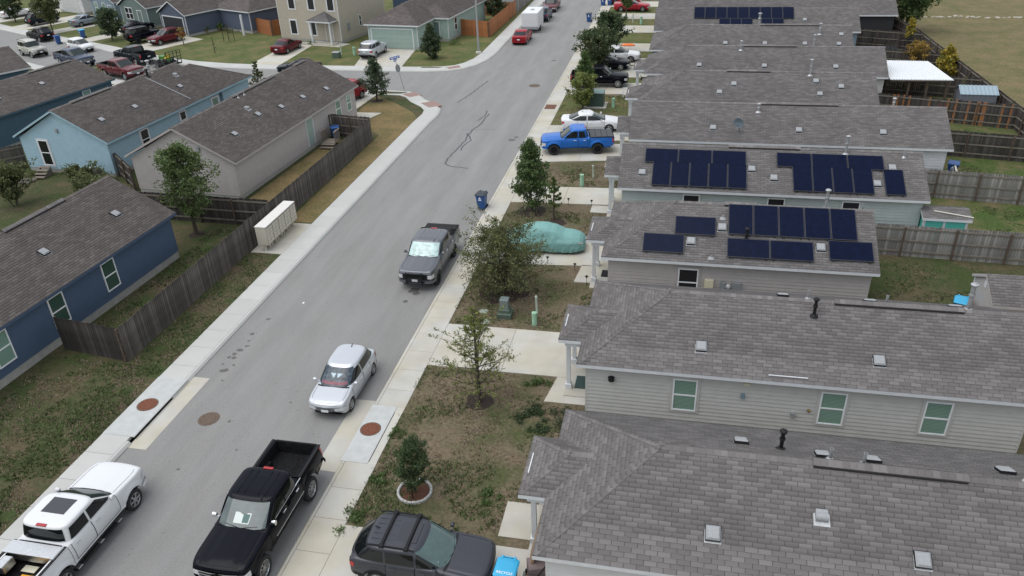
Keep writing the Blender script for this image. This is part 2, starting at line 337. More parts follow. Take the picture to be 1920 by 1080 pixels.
ribbon('crack_seal',[(-17.7,60.8),(-16,60.9),(-14.8,61.1)],.035,ZR+.0045,TAR)
k=0
for x,y,r in [(-19.7,30.4,.1),(-19.85,29.0,.12),(-19.7,28.4,.08),(-19.6,27.95,.08),(-19.75,27.6,.15),(-19.85,27.25,.12),(-19.7,26.95,.11),(-19.95,26.95,.1),(-19.6,25.95,.15),(-19.75,25.9,.09),(-19.4,26.4,.07),(-19.95,26.4,.06),(-19.5,28.0,.05),(-19.3,25.2,.06),(-13.2,34.3,.28),(-13.0,34.0,.2),(-13.3,33.1,.14),(-12.9,58.6,.3),(-12.7,59.3,.2),(-13.6,84.5,.25),(-17.5,22.6,.07),(-18,19.6,.06),(-16.3,21,.05),(-15.5,24.2,.05)]:
    blob('oil_spot',x,y,r,ZR+.003+.0002*k,OIL,12,.3); k+=1
# storm inlets
def inlet(x0,x1,y0,y1,xa,side):
    t=thing('storm_inlet','pale concrete storm inlet with a rusty manhole lid and dark slot, '+side,'storm drain')
    s=1 if xa<(x0+x1)/2 else -1      # road side: s=1 when road is at low x
    MB().bbox(x0,x1,y0,y1,-.02,.02,.012).build('top_slab',CONC2,t)
    MB().box(min(x0,x1)+.12,max(x0,x1)-.12,y0+.05,y1-.05,-.3,-.02).build('drain_slot',DARKIN,t)
    MB().box(min(xa,x0 if s>0 else x1),max(xa,x0 if s>0 else x1),y0-.5,y1+.4,-.2,ZR+.008).build('gutter_apron',CONC,t)
    return t
L_=inlet(-22.25,-20.78,20.9,24.85,-19.95,'on the left sidewalk')
R_=inlet(-11.85,-10.75,20.95,24.45,-12.75,'on the right sidewalk')
slabs('sidewalk_edge',[[(-10.72,20.95),(-10.42,20.95),(-10.42,24.45),(-10.72,24.45)]])
RUST=mat('rusty_iron',(.16,.058,.032),.85,.2,var=.35,scale=7)
IRON=mat('worn_iron',(.13,.095,.07),.7,.4,var=.3,scale=7)
def manhole(x,y,z,m,label,r=.4,sub=0):
    t=thing('manhole_cover',label,'manhole cover',(x,y,z))
    b=MB(); b.lathe([(r,0),(r,.008),(r-.03,.012),(r-.05,.006),(r*.72,.006),(r*.70,.014),(r*.64,.014),(r*.62,.006),(r*.4,.006),(r*.38,.014),(r*.3,.014),(r*.28,.006),(.001,.006)],28)
    b.build('lid',m,t,smooth=40)
    c=MB()
    for i in range(14):
        a=2*math.pi*i/14; c.box(math.cos(a)*r*.82-.025,math.cos(a)*r*.82+.025,math.sin(a)*r*.82-.025,math.sin(a)*r*.82+.025,.004,.013)
    c.build('raised_letters',m,t)
    MB().lathe([(r+.05,-.02),(r+.05,.004),(r,.004)],28).build('frame_ring',IRON,t)
manhole(-21.5,22.9,.02,RUST,'rusty brown manhole lid set in the left storm inlet slab')
manhole(-11.35,22.9,.02,RUST,'bright rust manhole lid in the right storm inlet slab',.38)
manhole(-18.45,22.6,ZR+.004,IRON,'worn manhole cover in the road near the parked pickups')
manhole(-13.95,74.5,ZR+.004,IRON,'dark manhole cover in the road beyond the junction',.5)
t=thing('drain_grate','small square rust-red grate in the right sidewalk by the utility box','drain grate',(-11.2,67.3,.0))
b=MB()
for i in range(5): b.box(-.42+.18*i,-.30+.18*i,-.6,.6,0,.012)
b.build('grate_bars',RUST,t); MB().box(-.48,.48,-.68,.68,-.05,.004).build('grate_frame',IRON,t)
# field stones
STONE=mat('pale_stone',(.36,.33,.28),.95,var=.3,scale=3)
for i in range(34):
    x=28.5+i*.42+random.uniform(-.2,.2); y=108.4-.08*(x-28)+random.uniform(-.5,.5); s=random.choice([.12,.18,.25,.5 if i%7==0 else .3])
    bm=bmesh.new(); bmesh.ops.create_icosphere(bm,subdivisions=1,radius=s)
    for v in bm.verts: v.co=Vector((v.co.x*random.uniform(.8,1.5),v.co.y*random.uniform(.7,1.2),v.co.z*random.uniform(.4,.8)))
    me=bpy.data.meshes.new('field_stone'); bm.to_mesh(me); bm.free(); me.materials.append(STONE)
    link('field_stone',me,None,(x,y,-.02),label='pale stone in the row across the dry field',cat='stone',group='stones lined across the dry field')
# ------------------------------------------------------------------ houses
TABW,EXPO=.365,.146
def clip_rows(poly):
    """poly: convex list of (u,v) -> function v -> (umin,umax)"""
    def f(v):
        us=[]
        n=len(poly)
        for i in range(n):
            (u0,v0),(u1,v1)=poly[i],poly[(i+1)%n]
            if abs(v1-v0)<1e-9:
                if abs(v-v0)<1e-6: us+=[u0,u1]
                continue
            t=(v-v0)/(v1-v0)
            if -1e-9<=t<=1+1e-9: us.append(u0+t*(u1-u0))
        return (min(us),max(us)) if us else None
    return f
def shingles(O,U,V,N,poly,V_out,F_out,std=None,rng=random):
    """lay shingle tabs over a planar slope: O origin on the eave, U along, V up the slope, N normal"""
    f=clip_rows(poly); vmax=max(p[1] for p in poly); v=0;row=0
    while v<vmax-.02:
        v1=min(v+EXPO+.02,vmax)
        a=f(v); b=f(min(v1,vmax)); 
        if not a or not b: break
        lo=min(a[0],b[0]); hi=max(a[1],b[1])
        u=TABW*(math.floor(lo/TABW)-1+(.5 if row%2 else 0))+rng.uniform(-.03,.03); z0=.013+rng.uniform(-.002,.002)
        while u<hi:
            wd=TABW; u2=u+wd; g=.008
            q=[(max(u+g,a[0]),v),(min(u2-g,a[1]),v),(min(u2-g,b[1]),v1),(max(u+g,b[0]),v1)]
            if q[1][0]-q[0][0]>.02 or q[2][0]-q[3][0]>.02:
                q[1]=(max(q[1][0],q[0][0]+.001),q[1][1]); q[2]=(max(q[2][0],q[3][0]+.001),q[2][1])
                h=z0+rng.uniform(-.003,.004)
                if std is not None and wd==TABW and q[0][0]>a[0]+.01 and q[1][0]<a[1]-.01 and q[2][0]<b[1]-.01 and q[3][0]>b[0]+.01 and v1==v+EXPO+.02 and std['n']>0 and std['ok'](O+U*u+V*v):
                    std['n']-=1; std['list'].append(O+U*u+V*v+N*(h-.012))
                else:
                    k=len(V_out)
                    P=[O+U*x+V*y for x,y in q]
                    V_out+= [P[0]+N*h,P[1]+N*h,P[2]+N*.002,P[3]+N*.002,P[0],P[1]]
                    F_out+= [(k,k+1,k+2,k+3),(k+4,k+5,k+1,k)]
            u=u2
        v+=EXPO; row+=1
def caps(p,q,n1,n2,V_out,F_out,rng=random):
    """bent cap shingles along a hip or ridge; n1,n2: unit vectors lying in the two slopes, pointing away from the line"""
    d=q-p;L=d.length;d=d.normalized();s=0;up=Vector((0,0,1))
    while s<L:
        e=min(s+.26,L+.05); h0,h1=.03,.016
        k=len(V_out);a=p+d*s;b=p+d*e
        V_out+=[a+n1*.15+up*h0,a+up*(h0+.015),a+n2*.15+up*h0,b+n2*.15+up*h1,b+up*(h1+.015),b+n1*.15+up*h1, a+n1*.15,a+n2*.15]
        F_out+=[(k,k+1,k+4,k+5),(k+1,k+2,k+3,k+4),(k+6,k+7,k+2,k+1),(k+6,k+1,k,k)]
        F_out.pop(); s+=.2
def quadfix(V,F):
    return [f if len(f)==4 else (f[0],f[1],f[2],f[2]) for f in F]
TABMESH=None
def tabmesh():
    global TABMESH
    if TABMESH is None:
        m=MB(); w_=TABW; m.add([(.008,0,.014),(w_-.008,0,.014),(w_-.008,EXPO+.02,.002),(.008,EXPO+.02,.002),(.008,0,0),(w_-.008,0,0)],[(0,1,2,3),(4,5,1,0),(0,3,4),(1,5,2)])
        TABMESH=m.mesh('shingle',SHING)
    return TABMESH
class Roof:
    """roof of planar slopes in house space"""
    def __init__(s,parent,fascia,name='roof',individual=0,okfun=None,sm=None):
        s.sm=sm or SHING
        s.par=parent; s.fas=fascia; s.V=[];s.F=[]; s.deck=MB(); s.name=name
        s.std=dict(n=individual,list=[],ok=okfun or (lambda p:True)); s.basis=None
    def slope(s,pts,eave=(0,1),individual=False,edges=()):
        """pts: 3D polygon ccw seen from above; eave: index pair of the low edge; edges: indices of polygon edges that carry a fascia/rake board"""
        P=[Vector(p) for p in pts]; O=P[eave[0]]; U=(P[eave[1]]-O).normalized(); 
        nrm=None
        for i in range(len(P)):
            c=(P[(i+1)%len(P)]-P[i]).cross(P[(i+2)%len(P)]-P[i])
            if c.length>1e-6: nrm=c.normalized(); break
        if nrm.z<0: nrm=-nrm
        V=nrm.cross(U).normalized()
        if V.z<0: V=-V
        uv=[((p-O).dot(U),(p-O).dot(V)) for p in P]
        st=s.std if individual else None
        if individual: s.basis=(U,V,nrm)
        shingles(O,U,V,nrm,uv,s.V,s.F,st)
        n=len(P); th=Vector((0,0,-.15)); k=len(s.deck.v)
        s.deck.add([p for p in P]+[p+th for p in P],[tuple(range(n)),tuple(range(2*n-1,n-1,-1))],0)
        for i in range(n):
            s.deck.add([P[i],P[(i+1)%n],P[(i+1)%n]+th,P[i]+th],[(0,3,2,1)],1 if i in edges else 0)
    def cap(s,p,q,n1,n2): caps(Vector(p),Vector(q),Vector(n1),Vector(n2),s.V,s.F)
    def done(s):
        o=s.deck.build(s.name,[DECK,s.fas],s.par); s.o=o
        if s.V:
            me=fastmesh('shingles',np.array([tuple(v) for v in s.V]),np.array(s.F),s.sm); link('shingles',me,o,kind='stuff')
        if s.std['list']:
            U,V,N=s.basis; M3=Matrix((U,V,N)).transposed().to_4x4(); tm=tabmesh()
            for p in s.std['list']:
                t=link('shingle',tm,o); t.matrix_local=Matrix.Translation(p)@M3
        return o
SIDEV={}
def siding(name,base):
    return mat('siding_'+name,base,.75,var=.05,scale=1.2,spec=.3)
VINYL=mat('window_vinyl',(.78,.79,.80),.4)
def blind_mat(name,c1,c2,sc):
    m=bpy.data.materials.new(name); m.use_nodes=True; n=m.node_tree.nodes; l=m.node_tree.links; b=n['Principled BSDF']
    tc=n.new('ShaderNodeTexCoord'); wv=n.new('ShaderNodeTexWave'); wv.bands_direction='Z'; wv.inputs['Scale'].default_value=sc
    l.new(tc.outputs['Object'],wv.inputs[0]); rp=n.new('ShaderNodeValToRGB'); rp.color_ramp.elements[0].color=(*c1,1); rp.color_ramp.elements[1].color=(*c2,1); l.new(wv.outputs[0],rp.inputs[0]); l.new(rp.outputs[0],b.inputs['Base Color'])
    b.inputs['Roughness'].default_value=.12; b.inputs['Coat Weight'].default_value=.5; b.inputs['Coat Roughness'].default_value=.02; return m
PANE_G=blind_mat('pane_green_blinds',(.12,.205,.168),(.24,.37,.30),5)
PANE_D=mat('pane_dark',(.008,.011,.012),.06,coat=.4)
PANE_S=mat('pane_screen',(.010,.010,.012),.55)
PANE_GD=blind_mat('pane_dark_blinds',(.02,.05,.04),(.05,.10,.08),5)
class House:
    def __init__(s,name,label,org,ang,L,w,side,trim=None,ez=2.75,pitch=.5,hipA=False,hipB=False,fascia=None,base=.3,boards=True,oh=.35,indiv=0,okfun=None,core=None,cat='house',x0wall=None,shinglesame=True):
        s.t=thing(name,label,cat,(org[0],org[1],0),ang,'houses of the estate'); s.L=L;s.w=w;s.ez=ez;s.oh=oh;s.base=base
        s.rz=ez+pitch*w; s.pitch=pitch; s.side=side; s.trim=trim or side; s.fas=fascia or WHITE
        s.ww=w-oh; s.xa=oh if hipA else .28; s.xb=L-oh if hipB else L-.28
        s.hipA=hipA;s.hipB=hipB
        ew=ez-.15; 
        # foundation and wall core
        MB().box(s.xa-.004,s.xb+.004,-s.ww-.004,s.ww+.004,-.25,base).build('foundation',mat('foundation_concrete',(.34,.335,.31),.9,var=.12,scale=2),s.t)
        core=MB(); e2=ez+pitch*oh-.17
        def prof(x): return [(x,-s.ww,base),(x,s.ww,base),(x,s.ww,ew),(x,-s.ww,ew)]
        core.box(s.xa,s.xb,-s.ww,s.ww,base,ew)
        zt=s.rz-.16
        for hip,x in ((hipA,s.xa),(hipB,s.xb)):
            if not hip:
                x1=x+(.12 if x==s.xa else -.12)
                core.add([(x,-s.ww,ew-.02),(x,s.ww,ew-.02),(x,0,zt),(x1,-s.ww,ew-.02),(x1,s.ww,ew-.02),(x1,0,zt)],[(0,1,2),(5,4,3),(0,2,5,3),(1,4,5,2)])
        s.wall=core.build('wall',side,s.t)
        s.board_walls(boards,ew,zt)
        # corner trim
        for x in (s.xa,s.xb):
            for y in (-s.ww,s.ww):
                MB().box(x-.06 if x==s.xb else x-.028,x+.028 if x==s.xb else x+.06,y-.028 if y<0 else y-.06,y+.06 if y<0 else y+.028,base-.02,ew).build('corner_board',s.trim,s.t)
        # roof
        r=Roof(s.t,s.fas,'roof',indiv,okfun,SHINGW if org[0]<-20 else SHING); s.r=r
        xa=w if hipA else 0; xb=L-w if hipB else L
        A=(0,-w,ez);B=(L,-w,ez);C=(L,w,ez);D=(0,w,ez);RA=(xa,0,s.rz);RB=(xb,0,s.rz)
        r.slope([A,B,RB,RA],(0,1),True,edges=(0,)+((1,) if not hipB else ())+((3,) if not hipA else ()))
        r.slope([C,D,RA,RB],(0,1),False,edges=(0,)+((1,) if not hipA else ())+((3,) if not hipB else ()))
        k=1/math.hypot(1,pitch); nN=(0,-k,-k*pitch); nF=(0,k,-k*pitch)
        nA=(-k,0,-k*pitch); nB=(k,0,-k*pitch)
        r.cap(RA,RB,nN,nF)
        if hipA:
            r.slope([D,A,RA],(0,1),False,edges=(0,))
            r.cap(A,RA,(.63,-.63,-.0),(-.63,.63,0)) if 0 else r.cap(A,RA,Vector((1,0,0))*.95,Vector((0,1,0))*.95)
            r.cap(D,RA,Vector((0,-1,0))*.95,Vector((1,0,0))*.95)
        if hipB:
            r.slope([B,C,RB],(0,1),False,edges=(0,))
            r.cap(B,RB,Vector((0,1,0))*.95,Vector((-1,0,0))*.95); r.cap(C,RB,Vector((-1,0,0))*.95,Vector((0,-1,0))*.95)
    def board_walls(s,indiv,ew,zt):
        ex=.178; base=s.base
        walls=[((s.xa,-s.ww),(s.xb,-s.ww),None),((s.xb,s.ww),(s.xa,s.ww),None),((s.xa,s.ww),(s.xa,-s.ww),s.hipA),((s.xb,-s.ww),(s.xb,s.ww),s.hipB)]
        joined=MB()
        for p,q,hip in walls:
            p=Vector((*p,0));q=Vector((*q,0));d=(q-p);L=d.length;d.normalize();n=Vector((d.y,-d.x,0)); z=base-.02
            top=ew if (hip is None or hip) else zt
            while z<top-.03:
                z1=min(z+ex,top)
                def span(zz):
                    if zz<=ew or hip is None or hip: return 0,L
                    f=(zz-ew)/(zt-ew)*L/2; return f,L-f
                a0,a1=span(z);b0,b1=span(z1)
                zu=Vector((0,0,1))
                vs=[p+d*a0+n*.036+zu*z,p+d*a1+n*.036+zu*z,p+d*b1+n*.006+zu*z1,p+d*b0+n*.006+zu*z1,p+d*a0+zu*z,p+d*a1+zu*z]
                fs=[(0,1,2,3),(4,5,1,0)]
                if indiv: MB().add(vs,fs).build('siding_board',s.side,s.wall)
                else: joined.add(vs,fs)
                z=z1
        if not indiv:
            o=joined.build('siding_boards',s.side,s.wall); o['kind']='stuff'
    # placing on walls: side 'n','s','a','b'
    def frame(s,side):
        if side=='n': return Vector((0,-s.ww,0)),Vector((1,0,0)),Vector((0,-1,0))
        if side=='s': return Vector((s.L,s.ww,0)),Vector((-1,0,0)),Vector((0,1,0))
        if side=='a': return Vector((s.xa,0,0)),Vector((0,-1,0)),Vector((-1,0,0))
        return Vector((s.xb,0,0)),Vector((0,1,0)),Vector((1,0,0))
    def mtx(s,side,u,z,off=.036):
        o,d,n=s.frame(side); M3=Matrix((d,n*-1,Vector((0,0,1)))).transposed().to_4x4()
        return Matrix.Translation(o+d*u+n*off+Vector((0,0,z)))@M3     # local x along wall, y into the wall, z up
    def window(s,side,u,z,w=.9,h=1.5,pane=None,casing=None,div=True,name='window',lower=None):
        pane=pane or PANE_G; e=link(name,None,s.t); e.matrix_local=s.mtx(side,u,z)
        c=.07
        if casing: 
            b=MB()
            for x0,x1,z0,z1 in ((-w/2-.1,-w/2,-.1,h+.1),(w/2,w/2+.1,-.1,h+.1),(-w/2,w/2,h,h+.1),(-w/2,w/2,-.1,0)): b.box(x0,x1,-.02,.02,z0,z1)
            b.build('casing',casing,e)
        b=MB()
        for x0,x1,z0,z1 in ((-w/2,-w/2+.055,0,h),(w/2-.055,w/2,0,h),(-w/2+.055,w/2-.055,h-.055,h),(-w/2+.055,w/2-.055,0,.055)): b.box(x0,x1,-.045,.03,z0,z1)
        if div: b.box(-w/2+.055,w/2-.055,-.035,.03,h*.5-.03,h*.5+.03)
        b.build('frame',VINYL,e)
        if div:
            MB().box(-w/2+.05,w/2-.05,-.012,.02,h*.5,h-.04).build('pane',pane,e); MB().box(-w/2+.05,w/2-.05,-.010,.02,.04,h*.5).build('pane',lower or pane,e)
        else: MB().box(-w/2+.05,w/2-.05,-.012,.02,.04,h-.04).build('pane',pane,e)
        return e
    def door(s,side,u,z,w=.95,h=2.05,m=None):
        e=link('door',None,s.t); e.matrix_local=s.mtx(side,u,z); m=m or s.side
        b=MB()
        for x0,x1,z0,z1 in ((-w/2-.1,-w/2,0,h+.1),(w/2,w/2+.1,0,h+.1),(-w/2,w/2,h,h+.1)): b.box(x0,x1,-.03,.03,z0,z1)
        b.build('door_frame',s.trim if s.trim!=s.side else WHITE,e); 
        d=MB().box(-w/2,w/2,-.01,.03,0,h)
        for z0 in (.15,.8,1.4): d.box(-w/2+.12,-.04,-.02,-.009,z0,z0+.5).box(.04,w/2-.12,-.02,-.009,z0,z0+.5)
        d.build('door_leaf',m,e)
        MB().lathe([(.03,-.06),(.03,-.03),(.001,-.065)],8,'y',(w/2-.09,0,1.0)).build('door_knob',CHROME,e)
    def garage(s,side,u,z,w=4.6,h=2.1,m=None):
        e=link('garage_door',None,s.t); e.matrix_local=s.mtx(side,u,z); m=m or s.side
        b=MB()
        for x0,x1,z0,z1 in ((-w/2-.14,-w/2,0,h+.14),(w/2,w/2+.14,0,h+.14),(-w/2,w/2,h,h+.14)): b.box(x0,x1,-.04,.03,z0,z1)
        b.build('frame',WHITE,e)
        for k in range(4):
            d=MB().bbox(-w/2,w/2,-.015,.03,k*h/4+.006,(k+1)*h/4-.006,.004)
            for j in range(6): d.box(-w/2+.1+j*(w-.1)/6,-w/2+(j+1)*(w-.1)/6,-.02,-.014,k*h/4+.1,(k+1)*h/4-.1)
            d.build('panel',m,e)
    def box(s,name,side,u,z,w,h,d,m,parts=None):
        o=MB().bbox(-w/2,w/2,-d,.02,0,h,.01).build(name,m,s.t); o.matrix_local=s.mtx(side,u,z); return o
    # placing on the roof: near ('n') or far ('s') slope at house x and distance y from ridge line
    def rm(s,x,y,off=0):
        z=s.rz-s.pitch*abs(y)
        sg=-1 if y<0 else 1
        U=Vector((1,0,0)) if sg<0 else Vector((-1,0,0)); k=1/math.hypot(1,s.pitch)
        V=Vector((0,-sg*k,k*s.pitch)); N=Vector((0,sg*k*s.pitch,k))
        return Matrix.Translation(Vector((x,y,z))+N*off)@Matrix((U,V,N)).transposed().to_4x4()
    def vent(s,x,y,kind='box'):
        b=MB()
        if kind=='box':
            b.box(-.23,.23,-.29,.1,.012,.02,1); b.box(-.215,.215,-.235,.215,.018,.10,2); b.bbox(-.2,.2,-.22,.2,.03,.15,.05)
            pass
        else:
            b.box(-.22,.22,-.26,.1,.012,.022,1); b.lathe([(.001,-.17),(.13,-.17),(.13,.17),(.001,.17)],14,'x',(0,.0,.05)); b.box(-.16,.16,0,.2,.02,.12)
        o=b.build('roof_vent',[VENT,GALV,BLACK],s.r.o,smooth=30); o.matrix_local=s.rm(x,y); return o
    def pipe(s,x,y,h=.35,r=.05,m=None,cap=False,name='vent_pipe'):
        z=s.rz-s.pitch*abs(y); b=MB(); b.lathe([(r*3,-.03),(r*2.2,.03),(r,.08),(r,h),(r*.75,h),(r*.7,h-.1)],12)
        if cap: b.lathe([(r*1.9,h+.02),(r*2.0,h+.07),(r*.9,h+.12),(.001,h+.12)],12); b.lathe([(r*1.25,h*.55),(r*1.6,h*.62),(r*1.25,h*.7)],12)
        o=b.build(name,m or GALV,s.r.o,smooth=40); o.location=(x,y,z); return o
    def ridgevent(s,x0,x1):
        b=MB(); h=.07
        for sg in (-1,1): b.bar((x0,sg*.17,s.rz-s.pitch*.17+.05),(x1,sg*.17,s.rz-s.pitch*.17+.05),.05,.07)
        o=b.build('ridge_vent',RIDGEV,s.r.o)
        c=[];f=[]; k=1/math.hypot(1,s.pitch); caps(Vector((x0,0,s.rz+.07)),Vector((x1,0,s.rz+.07)),Vector((0,-k,-k*s.pitch))*1.25,Vector((0,k,-k*s.pitch))*1.25,c,f)
        link('ridge_cap',fastmesh('ridge_cap',np.array([tuple(v) for v in c]),np.array(f),SHING),s.r.o,kind='stuff')
    def solar(s,x,y,wd,ht):
        """panel with its lower left corner at house x, y"""
        y2=y; e=MB(); e.bbox(0,wd,0,ht,.10,.135,.006)
        if not hasattr(House,'SOL'):
            House.FRAME=mat('solar_frame',(.03,.031,.036),.5,.2)
            m=bpy.data.materials.new('solar_cells'); m.use_nodes=True; n=m.node_tree.nodes;l=m.node_tree.links;b=n['Principled BSDF']
            tc=n.new('ShaderNodeTexCoord'); br=n.new('ShaderNodeTexBrick'); br.offset=0; br.inputs['Scale'].default_value=1
            br.inputs['Color1'].default_value=(.003,.006,.020,1); br.inputs['Color2'].default_value=(.004,.008,.028,1); br.inputs['Mortar'].default_value=(.007,.009,.02,1)
            br.inputs['Mortar Size'].default_value=.004; br.inputs['Brick Width'].default_value=.165; br.inputs['Row Height'].default_value=.165
            l.new(tc.outputs['Object'],br.inputs[0]); l.new(br.outputs[0],b.inputs['Base Color']); b.inputs['Roughness'].default_value=.2; b.inputs['IOR'].default_value=1.2; b.inputs['Specular IOR Level'].default_value=.3
            House.SOL=m
        e.box(.03,wd-.03,.03,ht-.03,.13,.137,1)
        for q in (.15,wd-.2): e.box(q,q+.05,-.03,ht+.03,.02,.1)
        o=e.build('solar_panel',[House.FRAME,House.SOL],s.r.o); o.matrix_local=s.rm(x,y); return o
    def porch(s,y0,y1,out,hip=True,ez=None,cols=(),colm=None,depth=1.6,ry=None):
        """small roof in front of end A: between y0 and y1, reaching out to x=-out; its ridge dies into the main roof"""
        ez=ez or s.ez; hw=(y1-y0)/2; yc=(y0+y1)/2; rz=ez+s.pitch*hw
        r=Roof(s.t,s.fas,'porch_roof')
        A=(-out,y0,ez);D=(-out,y1,ez); xe=(rz-ez)/s.pitch if s.hipA else .3
        RA=(-out+(hw if hip else 0),yc,rz); RB=(xe,yc,rz+.01)
        B=(.02 if s.hipA else .3,y0,ez);C=(.02 if s.hipA else .3,y1,ez)
        r.slope([A,B,RB,RA],(0,1),edges=(0,3) if not hip else (0,)); r.slope([C,D,RA,RB],(0,1),edges=(0,1) if not hip else (0,))
        k=1/math.hypot(1,s.pitch)
        if hip:
            r.slope([D,A,RA],(0,1),edges=(0,)); r.cap(A,RA,Vector((1,0,0))*.95,Vector((0,1,0))*.95); r.cap(D,RA,Vector((0,-1,0))*.95,Vector((1,0,0))*.95)
        r.cap(RA,RB,(0,-k,-k*s.pitch),(0,k,-k*s.pitch)); r.done()
        if not hip:
            MB().add([(-out+.06,y0+.1,ez-.12),(-out+.06,y1-.1,ez-.12),(-out+.06,yc,rz-.2)],[(0,1,2)]).build('porch_gable',s.side,s.t)
        MB().box(-out+.25,s.xa-.03,y0+.12,y1-.12,ez-.36,ez-.14).build('porch_beam',WHITE,s.t)
        if hip: MB().bar((-out+.16,yc-.5,ez+.11),(-out+.16,yc+.45,ez+.11),.035,.02).build('porch_flashing',WHITE,s.t)
        for y in cols:
            b=MB(); b.box(-out+.27,-out+.43,y-.08,y+.08,0,ez-.36); b.bbox(-out+.22,-out+.48,y-.13,y+.13,0,.28,.02); b.bbox(-out+.24,-out+.46,y-.11,y+.11,ez-.5,ez-.34,.01)
            b.build('porch_column',WHITE,s.t)
        MB().box(-out+.2,s.xa-.01,y0-.1,y1+.1,-.2,.04).build('porch_slab',CONC,s.t)
    def done(s):
        return s.r.done()
SD={n:siding(n,c) for n,c in dict(grey=(.475,.47,.445),taupe=(.40,.372,.355),sage=(.41,.46,.44),white=(.55,.56,.57),navy=(.060,.092,.148),sky=(.31,.45,.52),steel=(.065,.115,.155),tan=(.40,.36,.29),green=(.30,.385,.345),slate=(.088,.105,.15),moss=(.135,.18,.165),shade=(.03,.03,.032),ash=(.35,.37,.39),lightgrey=(.54,.545,.54),blueg=(.19,.25,.29)).items()}
XF=-3.25
def rhouse(i,label,yn,xr,side,hip,hw=3.35,**k):
    name='house'
    return House(name,label,(XF,yn+hw),0,xr-XF,hw,SD[side],hipA=hip,**k)
# --- right hand row, nearest first
hA=rhouse(1,'nearest grey house, pale siding, wide shingle roof filling the lower right corner',15.28,16.5,'lightgrey',True,indiv=300,okfun=lambda p:p.x<16)
hA.done()
for x,y in ((1.73,16.43),(7.18,16.42)): hA.vent(x-XF,y-18.63)
hA.vent(4.66-XF,17.17-18.63,'hood')
hA.ridgevent(4.5-XF,8.6-XF)
hA.porch(17.57-18.63,20.37-18.63,.86,cols=(18.25-18.63,20.05-18.63))
for x,y in ((2.6,19.9),(4.9,19.3),(6.3,19.3),(10.0,19.6)): hA.vent(x-XF,y-18.63)
hA.pipe(5.05-XF,.42,.42,.05); hA.pipe(5.95-XF,.3,.42,.05); hA.pipe(3.75-XF,1.0,.66,.06,BLACK,True,'flue_pipe'); hA.pipe(10.35-XF,.15,.75,.09,GALV,True,'flue_pipe')
hA.door('a',.1,.1); hA.window('a',-1.9,.9,pane=PANE_D)
hB=rhouse(2,'grey-green sided house with three green-blind windows, second from the bottom right',24.8,13.2,'grey',True,indiv=300,okfun=lambda p:True)
hB.done(); Y0=24.8+3.35
for x,y in ((1.44,25.9),(7.83,25.9)): hB.vent(x-XF,y-Y0)
hB.pipe(5.62-XF,27.5-Y0,.68,.06,BLACK,True,'flue_pipe'); hB.pipe(11.3-XF,28.5-Y0,1.05,.075,GALV,True,'flue_pipe')
hB.ridgevent(6.4-XF,11.0-XF); hB.pipe(5.5-XF,.4,.4,.05); hB.pipe(8.4-XF,.4,.4,.05)
for x in (4.6,7.9,11.0): hB.vent(x-XF,.75)
hB.porch(26.4-Y0,29.22-Y0,.95,cols=(26.9-Y0,28.75-Y0))
for u in (.94,6.35,9.95): hB.window('n',u-XF,.78,.92,1.5,casing=SD['grey'])
hB.door('a',.4,.1,m=SD['moss'])
hB.box('gas_vent_box','n',3.2-XF,2.28,.2,.12,.1,mat('almond',(.6,.55,.42),.6)); hB.box('outlet_cover','n',3.1-XF,1.65,.14,.2,.08,SD['blueg']); hB.box('dryer_vent','n',5.0-XF,1.0,.16,.2,.1,VENT); hB.box('hose_bib','n',5.55-XF,1.3,.1,.1,.08,mat('brass',(.3,.22,.09),.5,.5))
o=MB().lathe([(.05,0),(.12,.05),(.12,.12),(.02,.2)],8).lathe([(.02,.2),(.14,.2),(.02,.26)],8).build('wall_lantern',BLACK,hB.t,smooth=40); o.matrix_local=hB.mtx('n',-1.9-XF,1.9,.12)
o=MB().bar((3.9-XF,24.98-Y0,2.9),(5.3-XF,24.98-Y0,2.9),.04,.03).build('eave_rod',WHITE,hB.r.o)
hC=rhouse(3,'taupe house with scattered solar panels on a hipped roof and meter boxes on its wall',33.9,9.45,'taupe',True)
hC.done(); Y0=33.9+3.35
def arr(h,Y0,x0,y0,nx,pw,ph): 
    for i in range(nx): h.solar(x0-XF+i*pw,y0-Y0,pw-.02,ph)
arr(hC,Y0,.17,35.32,1,1.97,1.12); arr(hC,Y0,-1.31,34.28,1,1.98,1.12); arr(hC,Y0,2.7,35.46,5,1.18,1.88); arr(hC,Y0,2.66,34.24,2,1.97,1.12); arr(hC,Y0,7.26,34.4,1,1.97,1.12)
for x,y in ((2.42,35.87),(.98,35.02),(6.93,35.06)): hC.vent(x-XF,y-Y0)
hC.pipe(3.55-XF,35.3-Y0,.5,.06,BLACK,True,'flue_pipe'); hC.pipe(1.95-XF,34.2-Y0,.12,.06,VENT); hC.pipe(2.45-XF,36.4-Y0,.16,.06,VENT); hC.ridgevent(2.5-XF,4.0-XF); hC.pipe(7.3-XF,.2,.9,.07,GALV,True,'flue_pipe'); hC.pipe(9-XF,.3,.35,.04)
hC.porch(35.68-Y0,38.48-Y0,.95,cols=(36.35-Y0,38.1-Y0))
hC.window('n',.95-XF,.75,.95,1.5,PANE_S,SD['taupe']); hC.window('s',3,1.2,.9,1.3,PANE_D)
GREYB=mat('meter_grey',(.26,.28,.29),.5,.2)
hC.box('breaker_box','n',1.95-XF,1.2,.42,.55,.14,mat('almond2',(.62,.57,.42),.6)); hC.box('utility_box','n',2.62-XF,1.25,.24,.42,.14,GREYB); hC.box('electric_panel','n',3.25-XF,.8,.42,.9,.14,GREYB); hC.box('meter_box','n',2.78-XF,.75,.36,.42,.12,GREYB)
hC.box('solar_inverter','n',3.6-XF,.55,.4,.3,.14,VENT)
